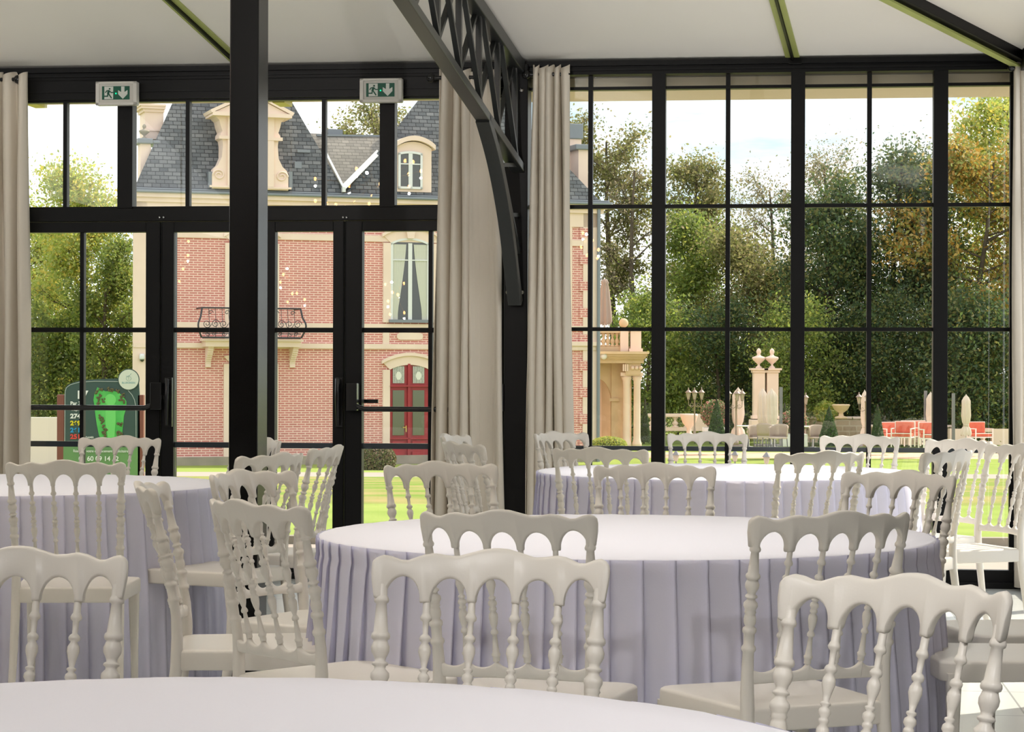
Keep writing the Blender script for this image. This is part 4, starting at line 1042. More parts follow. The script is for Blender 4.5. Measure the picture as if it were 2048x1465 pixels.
mat('leaf_bush', (.2, .15, .08), .7, island=[(.16, .17, .05), (.24, .15, .09), (.12, .14, .05), (.30, .20, .14), (.20, .22, .08)])
mat('leaf_topiary', (.05, .11, .03), .7, trans=.15, island=[(.07, .14, .03), (.05, .10, .03), (.10, .18, .04), (.04, .08, .03)])
mat('leaf_oleander', (.15, .2, .08), .6, trans=.3, island=[(.16, .24, .08), (.12, .19, .06), (.20, .27, .10), (.60, .25, .22), (.22, .28, .12), (.66, .38, .30)])
mat('bark', (.13, .105, .075), .9, noise=((.08, .065, .05), 3), spec=.1)
mat('bark_dark', (.055, .045, .035), .9, spec=.1)
def shell_pts(n, rx, ry, rz, seed, thick=.15):
    g_ = np.random.default_rng(seed); d = g_.normal(size=(n, 3)); d /= np.linalg.norm(d, axis=1)[:, None]
    r = 1 - thick*g_.random(n)**1.5; return d * r[:, None] * np.array([rx, ry, rz])
def bush(label, px, py_base, Y, rx, rz, m, n, leaf, seed, cat='bush', group=None):
    c = P(px, py_base, Y); zb = c.z
    r = thing('rounded_bush', label, cat, (c.x, Y, zb), group=group)
    core = MB(); core.ball((0, 0, rz*.9), rx*.86, 16, 10, sz=rz*1.0/rx); core.build('branches', 'bark_dark', r)
    p = shell_pts(n, rx, rx, rz, seed); p[:, 2] += rz*.9; p = p[p[:, 2] > 0]
    leaf_obj('foliage', p, leaf, m, seed, parent=r)
    return r
bush('round reddish-brown bush on the lawn beside the red door', 755, 949, 60, .50, .43, 'leaf_bush', 9000, .05, 31)
bush('small bright green bush at the foot of the stone porch', 1217, 905, 70, .58, .26, 'leaf_yellowgreen', 5000, .05, 32)
# ---- trees --------------------------------------------------------------
def make_tree(label, px, Y, top_py, width_px, trunk_h, nleaf, leaf, m, seed, bark='bark', lean=0.0, crown_lo=.25, shape='round', per=70, spread=.55, group='tall trees along the garden edge', droop=.1, nb=15, zbase=None, limb=1.0):
    r_ = random.Random(seed); g_ = np.random.default_rng(seed)
    zb = gz(Y) if zbase is None else zbase; t = P(px, top_py, Y); H = t.z - zb; cx = t.x; Wd = width_px/F*Y/2
    r = thing('tree', label, 'tree', (cx, Y, zb), group=None)
    o = MB(); n = 9; tp = []
    for i in range(n+1):
        v = i/n; tp.append(Vector((lean*v*H*.2 + .12*Wd*math.sin(v*4+seed), .12*Wd*math.sin(v*3+seed*2), H*.93*v)))
    r0 = max(.10, H*.016)
    o.tube(tp, [r0*(1-.85*i/n)+.01 for i in range(n+1)], 8)
    tips = []
    def env(v):      # crown half-width at relative height v
        if shape == 'round': u = (v-crown_lo)/(1-crown_lo); return Wd*math.sqrt(max(.02, 1-(2*min(1, max(0, u))-1)**2))**.7
        if shape == 'fan': u = (v-crown_lo)/(1-crown_lo); return Wd*(.35+.65*max(0, min(1, u*1.3)))*math.sqrt(max(.03, 1-max(0, (u-.55)/.45)**2))
        return Wd
    for b in range(nb):
        v = lerp(crown_lo*.8, .95, (b+r_.random())/nb); p0_ = tp[int(v*n)].lerp(tp[min(n, int(v*n)+1)], v*n-int(v*n))
        a = r_.uniform(0, 2*math.pi); ww = env(min(.97, v+.1))*r_.uniform(.7, 1.0)*limb; up_ = r_.uniform(.25, .9)*H*.16
        e = p0_ + Vector((math.cos(a)*ww, math.sin(a)*ww, up_)); mid = p0_.lerp(e, .5) + Vector((0, 0, -up_*.12 + r_.uniform(-.2, .2)))
        rb = r0*(1-.7*v)*.5; o.tube([p0_, mid, e], [rb, rb*.6, rb*.2], 5, cap=False)
        for k in range(5):
            q = (p0_.lerp(mid, .6) if k == 0 else mid.lerp(e, (k-.5)/4.2)); a2 = a + r_.uniform(-1.3, 1.3); l2 = ww*r_.uniform(.25, .5)+.15
            e2 = q + Vector((math.cos(a2)*l2, math.sin(a2)*l2, l2*r_.uniform(.0, .9))); o.tube([q, q.lerp(e2, .5)+Vector((0, 0, .06*l2)), e2], [rb*.4, rb*.28, rb*.1], 4, cap=False)
            for j in range(4):
                a3 = r_.uniform(0, 6.28); l3 = l2*r_.uniform(.3, .6); e3 = q.lerp(e2, r_.uniform(.4, 1)) ; e4 = e3 + Vector((math.cos(a3)*l3, math.sin(a3)*l3, l3*r_.uniform(-.2, 1)))
                o.tube([e3, e4], [rb*.14+.004, rb*.06+.003], 3, cap=False); tips.append(e4); tips.append(e3.lerp(e4, .5))
    o.build('trunk', bark, r)
    T_ = np.array([tuple(x) for x in tips]); k = g_.integers(0, len(T_), nleaf)
    pts = T_[k] + g_.normal(size=(nleaf, 3))*spread*np.array([1, 1, .8])*g_.random((nleaf, 1))**.5
    leaf_obj('foliage', pts, leaf, m, seed, parent=r, droop=droop)
    return r
TREES = [
 # label, px, Y, top, width, trunk, nleaf, leaf, mat, seed
 ('tall open green tree just right of the chateau corner', 1222, 100, 240, 165, 0, 9500, .17, 'leaf_olive', 1, dict(crown_lo=.58, shape='round', spread=.5, nb=16)),
 ('thin bare tree left of the first thick mullion of the right window', 1272, 98, 300, 150, 0, 2600, .13, 'leaf_bare', 2, dict(crown_lo=.25, spread=.4, nb=16)),
 ('green-topped tall tree left of the twin stone pillars', 1390, 104, 292, 130, 0, 19000, .16, 'leaf_olive', 3, dict(crown_lo=.30, spread=.6, nb=18)),
 ('dense green tree behind the first lamp post', 1385, 100, 405, 130, 0, 20000, .17, 'leaf_green', 4, dict(crown_lo=.08, spread=.7, nb=20)),
 ('nearly bare tall tree behind the twin stone pillars', 1535, 108, 345, 190, 0, 9000, .13, 'leaf_bare', 5, dict(crown_lo=.25, shape='fan', spread=.6, nb=22)),
 ('brownish round-topped tall tree between two thick mullions', 1655, 108, 288, 180, 0, 14000, .13, 'leaf_bare', 6, dict(crown_lo=.30, shape='fan', spread=.65, nb=24)),
 ('green leafy tree behind the twin stone pillars', 1500, 98, 470, 200, 0, 26000, .17, 'leaf_olive', 7, dict(crown_lo=.08, spread=.8, nb=22)),
 ('dark green oak below the brownish round-topped tree', 1665, 94, 372, 180, 0, 24000, .17, 'leaf_dark', 8, dict(crown_lo=.06, spread=.75, nb=26, bark='bark_dark')),
 ('large dark green oak left of the golden tree', 1800, 95, 285, 210, 0, 34000, .17, 'leaf_dark', 9, dict(crown_lo=.06, spread=.8, nb=28, bark='bark_dark')),
 ('golden-leaved tree reaching out of the right edge', 1965, 93, 285, 320, 0, 24000, .19, 'leaf_gold', 10, dict(crown_lo=.42, spread=.6, nb=26)),
 ('tall yellow-green tree by the right-hand corner curtain', 1995, 98, 165, 260, 0, 15500, .20, 'leaf_yellowgreen', 11, dict(crown_lo=.35, spread=.65, nb=24, lean=.12)),
 ('dark bushy tree behind the white parasol at the right', 1960, 89, 610, 250, 0, 26000, .17, 'leaf_dark', 12, dict(crown_lo=.05, spread=.9, nb=22, bark='bark_dark')),
 ('olive-green tree left of the chateau, behind the golf sign', 168, 80, 322, 210, 0, 26000, .14, 'leaf_yellowgreen', 13, dict(crown_lo=.12, spread=.55, nb=26, limb=.95)),
 ('darker tree at the far left edge of the glass doors', 60, 84, 400, 170, 0, 17000, .14, 'leaf_yellowgreen', 14, dict(crown_lo=.10, spread=.5, nb=20)),
 ('bright green low tree between golf sign and chateau', 215, 78, 470, 110, 0, 15000, .13, 'leaf_green', 15, dict(crown_lo=.10, spread=.4, nb=16)),
 ('tree top rising behind the connecting roof of the chateau', 745, 100, 185, 170, 0, 12000, .17, 'leaf_olive', 16, dict(crown_lo=.55, spread=.6, nb=18)),
 ('tree top behind the chateau beside the narrow curtain', 1135, 100, 195, 90, 0, 7000, .16, 'leaf_olive', 17, dict(crown_lo=.6, spread=.5, nb=14)),
 ('green tree with low boughs right of the stone porch', 1290, 92, 590, 130, 0, 17000, .15, 'leaf_green', 18, dict(crown_lo=.05, spread=.6, nb=18)),
 ('shaded low tree between the twin stone pillars and the first lamp post', 1430, 92, 610, 150, 0, 14000, .14, 'leaf_dark', 19, dict(crown_lo=.05, spread=.6, nb=18)),
 ('low dark tree left of the double topiary cones', 1590, 90, 600, 150, 0, 13000, .14, 'leaf_green', 20, dict(crown_lo=.05, spread=.6, nb=18)),
 ('low dark tree behind the red garden chairs', 1760, 91, 590, 170, 0, 14000, .14, 'leaf_dark', 21, dict(crown_lo=.05, spread=.7, nb=18)),
]
for lb, px, Y, tp_, wd, _, nl, lf, m_, sd_, kw in TREES: make_tree(lb, px, Y, tp_, wd, 0, nl, lf, m_, sd_, **kw)
# undergrowth closing the view below the crowns
def hedge(label, px0, px1, Y, top_py, n, m, seed, leaf=.2):
    g_ = np.random.default_rng(seed); a, b = P(px0, 800, Y), P(px1, 800, Y); zb = gz(Y); H = P((px0+px1)/2, top_py, Y).z - zb
    L_ = b.x-a.x; pts = np.empty((n, 3)); u = g_.random(n); pts[:, 0] = u*L_; pts[:, 1] = g_.uniform(-1.2, 1.2, n)
    prof = .75+.25*np.sin(u*L_*1.3+seed)+.12*np.sin(u*L_*3.7); pts[:, 2] = H*g_.random(n)**.8*prof
    r = thing('hedge', label, 'hedge', (a.x, Y, zb)); 
    st = MB()
    for k in range(int(L_/1.2)+1): x = k*1.2; st.tube([(x, 0, 0), (x+.1, .05, H*.7)], [.05, .015], 5)
    st.build('branches', 'bark_dark', r); leaf_obj('foliage', pts, leaf, m, seed, parent=r)
hedge('long dark undergrowth behind the stone balustrade', 1180, 2080, 112, 700, 30000, 'leaf_dark', 40, .2)
hedge('low undergrowth in front of the tall dark oaks', 1300, 2080, 97, 765, 20000, 'leaf_yellowgreen', 41, .15)
hedge('green undergrowth behind the golf sign', -60, 262, 80, 600, 26000, 'leaf_green', 42, .17)
# ---- terrace on the right ----------------------------------------------
TB = -1.78
def at(px, py, Y): return P(px, py, Y)
gr = strip('trim_gravel', 70, 82, 'gravel', .03, x0=2.4, x1=40)
strip('lawn', 84.5, 92, 'grass', .03, x0=2.4, x1=40)
def baluster_prof(h, r): return [(r, 0), (r, h*.1), (r*.45, h*.16), (r*.9, h*.32), (r*.95, h*.42), (r*.4, h*.62), (r*.38, h*.72), (r*.7, h*.78), (r*.45, h*.84), (r*.9, h*.9), (r*.9, h)]
def balustrade(label, px0, px1, Y, ytop, ybot, piers=(), solid=None, group=None):
    a = at(px0, ybot, Y); b = at(px1, ybot, Y); t = at((px0+px1)/2, ytop, Y); H = t.z - a.z; L_ = b.x-a.x
    r = thing('balustrade', label, 'balustrade', (a.x, Y, a.z), group=group)
    o = MB(); o.box(0, L_, -.16, .16, H-.13, H); o.build('handrail', 'stone', r, bevel=.02)
    o = MB(); o.box(0, L_, -.16, .16, 0, .14); o.build('base_course', 'stone', r)
    n = int(L_/.42); pr = [(at(p, ybot, Y).x-a.x) for p in piers]
    for i in range(n):
        x = (i+.5)*L_/n
        if any(abs(x-p) < .42 for p in pr): continue
        o = MB(); o.lathe(baluster_prof(H-.27, .13), (x, 0, .14), 10); o.build('baluster', 'stone', r)
    for p in pr: o = MB(); o.box(p-.33, p+.33, -.2, .2, 0, H); o.build('pier', 'stone', r)
    return r
balustrade('stone balustrade left of the twin pillars behind the lamp post', 1292, 1432, 88, 828, 862, piers=(1397,))
balustrade('low stone balustrade at the far right of the terrace', 1905, 2075, 86, 858, 890, piers=(1915, 2000))
def stone_wall(label, px0, px1, Y, y0, y1, m='stone_warm'):
    a, b, t = at(px0, y1, Y), at(px1, y1, Y), at(px0, y0, Y); r = thing('garden_wall', label, 'wall', (a.x, Y, a.z-.1))
    H = t.z-a.z+.1; o = MB(); o.box(0, b.x-a.x, 0, .4, 0, H); o.build('masonry', m, r)
    o = MB(); o.box(-.05, b.x-a.x+.05, -.06, .46, H, H+.09); o.build('coping', 'stone', r, bevel=.02)
brick_mat('rubble', (.44, .32, .22), (.34, .25, .18), (.50, .40, .30), .55, .22, .03, var=.2)
stone_wall('low terrace wall behind the red garden chairs', 1745, 1905, 87, 855, 885, 'rubble')
stone_wall('curved-ended terrace wall right of the twin pillars', 1560, 1735, 89, 838, 880, 'rubble')
# twin pillars with urns
r = thing('stone_gate_pillar', 'pair of tall stone pillars joined on one plinth, each topped by an urn', 'pillar', tuple(at(1530, 868, 86)))
k_ = 86/F; u = lambda px: (px-1530)*k_; v_ = lambda py: (868-py)*k_
for a, b in ((1506, 1528), (1532, 1555)):
    o = MB(); o.box(u(a), u(b), -.3, .3, v_(838), v_(746)); o.box(u(a)-.06, u(b)+.06, -.36, .36, v_(838), v_(832)); o.box(u(a)-.05, u(b)+.05, -.34, .34, v_(746), v_(741)); o.box(u(a)-.12, u(b)+.12, -.4, .4, v_(741), v_(737)); o.build('pillar_shaft', 'stone', r, bevel=.01)
    o = MB(); o.lathe(urn_prof(v_(697)-v_(737), .26), ((u(a)+u(b))/2, 0, v_(737)), 16); o.build('urn', 'stone', r)
o = MB(); o.box(u(1500), u(1562), -.5, .5, 0, v_(840)); o.box(u(1496), u(1566), -.55, .55, 0, v_(862)); o.build('plinth', 'stone', r, bevel=.02)
# lamp posts
mat('lamp_metal', (.30, .22, .18), .45, .3); mat('lamp_glass', (.75, .65, .55), .3, trans=.5)
def lamp_post(px, ytop, ybot, Y, label, heads):
    b = at(px, ybot, Y); H = (ybot-ytop)/F*Y; s = H/2.15
    r = thing('lamp_post', label, 'lamp post', tuple(b), group='iron lamp posts on the terrace')
    o = MB(); o.lathe([(.11*s, 0), (.11*s, .08*s), (.06*s, .16*s), (.045*s, .5*s), (.03*s, .6*s), (.028*s, 1.72*s), (.05*s, 1.74*s), (.02*s, 1.80*s)], n=10); o.build('post', 'lamp_metal', r)
    for hx_, hy_, hz_ in heads:
        hx_, hy_ = hx_*s, hy_*s; z0 = (1.66+hz_)*s
        a = MB(); a.tube([(0, 0, 1.45*s), (hx_*.5, hy_*.5, 1.36*s), (hx_*.95, hy_*.95, 1.44*s), (hx_, hy_, z0)], .014*s, 5); 
        a.tube([(hx_*.5+.05*s*math.cos(t), hy_*.5, 1.47*s+.05*s*math.sin(t)) for t in [q*.6 for q in range(10)]], .01*s, 4); a.build('arm', 'lamp_metal', r)
        l = MB(); l.lathe([(.045*s, 0), (.095*s, .24*s)], (hx_, hy_, z0+.03*s), 6, smooth=False); ln = l.build('lantern', 'lamp_glass', r)
        c_ = MB(); c_.lathe([(.05*s, 0), (.05*s, .03*s)], (hx_, hy_, z0), 6, False); c_.lathe([(.14*s, 0), (.13*s, .02*s), (.05*s, .10*s), (.02*s, .12*s), (.03*s, .15*s), (.004*s, .21*s)], (hx_, hy_, z0+.27*s), 8)
        for q in range(6):
            aa = q*math.pi/3; c_.beam((hx_+.045*s*math.cos(aa), hy_+.045*s*math.sin(aa), z0+.03*s), (hx_+.095*s*math.cos(aa), hy_+.095*s*math.sin(aa), z0+.27*s), .012*s, .012*s)
        c_.build('lantern_frame', 'lamp_metal', ln)
H3 = [(-.24, .05, .0), (-.02, -.22, .0), (.28, .05, .0)]
lamp_post(1389, 775, 884, 74, 'three-headed iron lamp post left of the closed parasols', H3)
lamp_post(1472, 777, 890, 72, 'three-headed iron lamp post just right of the glazing bar beside the parasols', [(-.28, .05, 0), (.02, -.22, 0), (.24, .08, 0)])
lamp_post(1731, 784, 893, 76, 'iron lamp post in front of the narrow closed parasol', [(-.26, 0, 0), (.05, -.2, .02)])
lamp_post(1610, 785, 893, 78, 'iron lamp post almost hidden behind the thick mullion', [(-.25, 0, 0), (0, -.2, 0)])
# closed parasols
mat('parasol_cloth', (.80, .70, .62), .9, trans=.3); mat('parasol_grey', (.46, .37, .33), .9, trans=.25); mat('grey_pole', (.20, .19, .20), .5)
def parasol(px, ytop, ybot, Y, label, m='parasol_cloth', w=.26, side=0, group='closed parasols on the terrace', pinch=.70):
    b = at(px, ybot, Y); H = (ybot-ytop)/F*Y; r = thing('closed_parasol', label, 'parasol', tuple(b), group=group)
    o = MB(); o.tube([(0, 0, 0), (0, 0, H*.98)], .025, 8); o.build('pole', 'white_paint', r)
    o = MB(); o.box(-.25, .25, -.25, .25, 0, .06); o.build('base', 'grey_pole', r)
    rows = []; n = 48
    for z, rr_ in ((1.0, .06), (.985, .10), (.93, .55), (.86, .9), (.75, .86), (.55, .95), (.42, .80), (.36, .55), (.33, .56), (.27, .95), (.18, 1.15), (.13, 1.1)):
        zz = H*z; rows.append([(w*rr_*(1+.16*math.sin(8*2*math.pi*i/n+z*5))*math.cos(2*math.pi*i/n), w*rr_*(1+.16*math.sin(8*2*math.pi*i/n+z*5))*math.sin(2*math.pi*i/n), zz + (.03*math.sin(8*2*math.pi*i/n) if z < .15 else 0)) for i in range(n)])
    o = MB(); o.grid(rows, closed=True); o.build('folded_canopy', m, r)
    o = MB(); o.tube([(w*.60*math.cos(t*math.pi/8), w*.60*math.sin(t*math.pi/8), H*.345) for t in range(17)], .02, 5, cap=False); o.build('tie_strap', m, r)
    if side:
        o = MB(); o.box(side, side+.10, .1, .2, 0, H*1.02); o.build('side_mast', 'grey_pole', r)
parasol(1525, 776, 893, 76, 'cream closed parasol in front of the twin stone pillars, left one', w=.17)
parasol(1543, 777, 893, 75, 'cream closed parasol in front of the twin stone pillars, right one', w=.19, side=.28)
parasol(1476, 775, 893, 80, 'cream closed parasol behind the second lamp post', w=.21)
parasol(1729, 780, 893, 79, 'narrow cream closed parasol behind the lamp post between red chairs and topiary', w=.13)
parasol(1861, 784, 886, 78, 'cream closed parasol half hidden by the thick right mullion', w=.15, side=-.2)
parasol(1932, 789, 884, 76, 'cream closed parasol standing alone at the right', w=.15, side=-.45)
# balcony parasol on the porch roof
# topiary cones
def cone(px, ytop, ybot, wpx, Y, label, seed):
    b = at(px, ybot, Y); H = (ybot-ytop)/F*Y; R = wpx/F*Y/2; r = thing('topiary_cone', label, 'topiary', tuple(b), group='clipped green cones on the terrace')
    o = MB(); o.lathe([(R*.9, .05), (R*.95, H*.12), (R*.5, H*.55), (.02, H*.97)], n=16); o.tube([(0, 0, 0), (0, 0, .1)], .06, 6); o.build('branches', 'bark_dark', r)
    g_ = np.random.default_rng(seed); n = 9000; vv = 1-np.sqrt(g_.random(n)); a = g_.random(n)*6.283; rad = R*(1-vv)**.85*(1+.06*g_.normal(size=n))
    rad *= np.where(vv < .08, .8+2.5*vv, 1); pts = np.stack([rad*np.cos(a), rad*np.sin(a), vv*H], 1); leaf_obj('foliage', pts, .06, 'leaf_topiary', seed, parent=r)
cone(1433, 796, 872, 32, 76, 'clipped cone in front of the pink oleander', 51)
cone(1658, 812, 892, 42, 72, 'clipped cone left of the second thick mullion, tallest and darkest', 52)
cone(1755, 808, 880, 24, 76, 'slim clipped cone just right of the glazing bar', 53)
cone(1290, 796, 884, 20, 80, 'slim clipped cone right of the stone porch', 54)
cone(1569, 805, 860, 20, 82, 'small clipped cone left of the second thick mullion', 55)
def shrub(px, py, Y, rx, rz, m, label, seed, n=6000, pot=None, nm='flowering_shrub', leaf=.09):
    b = at(px, py, Y); r = thing(nm, label, 'shrub', tuple(b))
    g_ = np.random.default_rng(seed); p = g_.normal(size=(n, 3)); p /= np.linalg.norm(p, axis=1)[:, None]; p *= (g_.random((n, 1))**.45)*np.array([rx, rx, rz]); z0 = rz + (pot or 0); p[:, 2] += z0
    leaf_obj('foliage', p, leaf, m, seed, parent=r)
    o = MB()
    for k in range(7): a = k*.9; o.tube([(0, 0, (pot or .0)), (.5*rx*math.cos(a), .5*rx*math.sin(a), z0)], .015, 4)
    o.build('stems', 'bark', r)
    if pot: o = MB(); o.box(-.42, .42, -.42, .42, 0, pot); o.build('planter', 'white_paint', r, bevel=.01)
shrub(1430, 864, 80, .52, .50, 'leaf_oleander', 'pink-flowering oleander behind the clipped cone', 61, pot=.15)
shrub(1587, 893, 76, .50, .40, 'leaf_oleander', 'oleander in a white planter beside the mullion', 62, pot=.42)
shrub(1652, 845, 88, .42, .4, 'leaf_yellowgreen', 'spiky yellow-green palm behind the darkest cone', 63, n=3000, leaf=.2)
# stone urn planter and scrolls on the terrace wall
def urn_thing(px, py, Y, h, rad, label, m='stone'):
    b = at(px, py, Y); r = thing('stone_urn', label, 'urn', tuple(b)); o = MB(); o.lathe([(rad*.7, 0), (rad*.7, h*.12), (rad*.3, h*.2), (rad*.25, h*.4), (rad*.75, h*.62), (rad, h*.9), (rad*1.05, h*.95), (rad*.95, h)], n=16); o.build('bowl', m, r)
urn_thing(1378, 876, 78, .83, .30, 'white stone pedestal basin before the balustrade')
urn_thing(1682, 838, 86, .55, .34, 'ornate stone urn on the terrace wall', 'stone_warm')
# garden furniture
mat('red_cushion', (.70, .17, .10), .8, noise=((.62, .13, .08), 5)); mat('garden_white', (.80, .74, .70), .5); mat('rattan', (.42, .32, .26), .8)
def red_chair(px, py, Y, rot, label):
    b = at(px, py, Y); r = thing('garden_armchair', label, 'garden chair', tuple(b), rot, group='red garden armchairs on the terrace')
    for sx in (-.33, .33):
        for sy in (-.3, .3): o = MB(); o.box(sx-.018, sx+.018, sy-.018, sy+.018, 0, .62 if sy < 0 else .85); o.build('leg', 'garden_white', r)
        o = MB(); o.box(sx-.02, sx+.02, -.32, .32, .60, .63); o.build('armrest', 'garden_white', r)
    o = MB(); o.box(-.33, .33, -.3, .3, .30, .34); o.box(-.33, .33, -.31, -.28, .44, .47); o.box(-.35, .35, .28, .31, .82, .86); o.build('frame', 'garden_white', r)
    o = MB(); o.box(-.30, .30, -.28, .28, .34, .46); o.build('seat_cushion', 'red_cushion', r, bevel=.03)
    o = MB(); o.box(-.30, .30, .18, .30, .46, .84); o.build('back_cushion', 'red_cushion', r, bevel=.03)
for px, py, Y, ro, lb in ((1785, 893, 80, .2, 'red-cushioned garden armchair farthest left of its row'), (1806, 894, 76, -.4, 'red-cushioned garden armchair second from the left of its row'),
                      (1824, 889, 82, 0, 'red-cushioned garden armchair at the back middle of its row'), (1845, 892, 77, .5, 'red-cushioned garden armchair second from the right, beside the thick mullion'),
                      (1862, 897, 74, .1, 'red-cushioned garden armchair touching the thick mullion from the left'), (1960, 893, 79, .3, 'red-cushioned garden armchair right of the lone parasol')):
    red_chair(px, py, Y, ro, lb)
def wicker(px, py, Y, rot, label):
    b = at(px, py, Y); r = thing('wicker_chair', label, 'garden chair', tuple(b), rot, group='wicker chairs below the parasols')
    for sx in (-.24, .24):
        for sy in (-.22, .22): o = MB(); o.tube([(sx, sy, 0), (sx*.9, sy*.9, .42)], .015, 5); o.build('leg', 'iron', r)
    o = MB(); o.lathe([(.27, .40), (.29, .44), (.27, .46)], n=14); o.build('seat', 'rattan', r)
    rows = [[(.30*math.cos(a)*(1+.1*v), .28*math.sin(a), .46+.40*v*(1-.25*abs(math.cos(a))**3)) for a in [math.pi*k/12 for k in range(13)]] for v in (0, .3, .6, .85, 1)]
    o = MB(); o.grid(rows); ob = o.build('backrest', 'rattan', r); s_ = ob.modifiers.new('s', 'SOLIDIFY'); s_.thickness = .03
for px, py, Y, ro, lb in ((1514, 903, 74, .4, 'wicker chair left of the two cream parasols'), (1533, 901, 71, 2.6, 'wicker chair in front of the two cream parasols'), (1556, 904, 70, -.5, 'wicker chair right of the two cream parasols'), (1637, 903, 73, .2, 'wicker chair left of the darkest cone')):
    wicker(px, py, Y, ro, lb)
def gtable(px, py, Y, label):
    b = at(px, py, Y); r = thing('garden_table', label, 'garden table', tuple(b)); o = MB(); o.lathe([(.42, .70), (.44, .715), (.44, .735), (.42, .74)], n=20); o.build('table_top', 'garden_white', r)
    o = MB(); o.lathe([(.22, 0), (.22, .03), (.03, .06), (.03, .70)], n=12); o.build('pedestal', 'grey_pole', r)
gtable(1548, 897, 72, 'white round garden table under the right cream parasol'); gtable(1625, 897, 75, 'white round garden table by the second thick mullion'); gtable(1497, 896, 75, 'white round garden table beside the second lamp post')
# small lanterns on the near lawn
for px, py, Y, lb in ((1352, 925, 50, 'small garden lantern on the lawn below the first lamp post'), (1533, 930, 46, 'small garden lantern on the lawn left of the second thick mullion'), (1470, 925, 50, 'small garden lantern on the lawn below the second lamp post')):
    b = at(px, py, Y); r = thing('garden_lantern', lb, 'lantern', (b.x, Y, gz(Y)+.02), group=None); hh = b.z-gz(Y)
    o = MB(); o.tube([(0, 0, 0), (0, 0, max(.1, hh))], .015, 5); o.build('post', 'grey_pole', r)
    o = MB(); o.lathe([(.04, 0), (.07, .14)], (0, 0, max(.1, hh)), 6, False); o.build('lantern', 'lamp_glass', r)
    o = MB(); o.lathe([(.09, 0), (.05, .05), (.01, .1)], (0, 0, max(.1, hh)+.14), 6, False); o.build('cap', 'grey_pole', r)
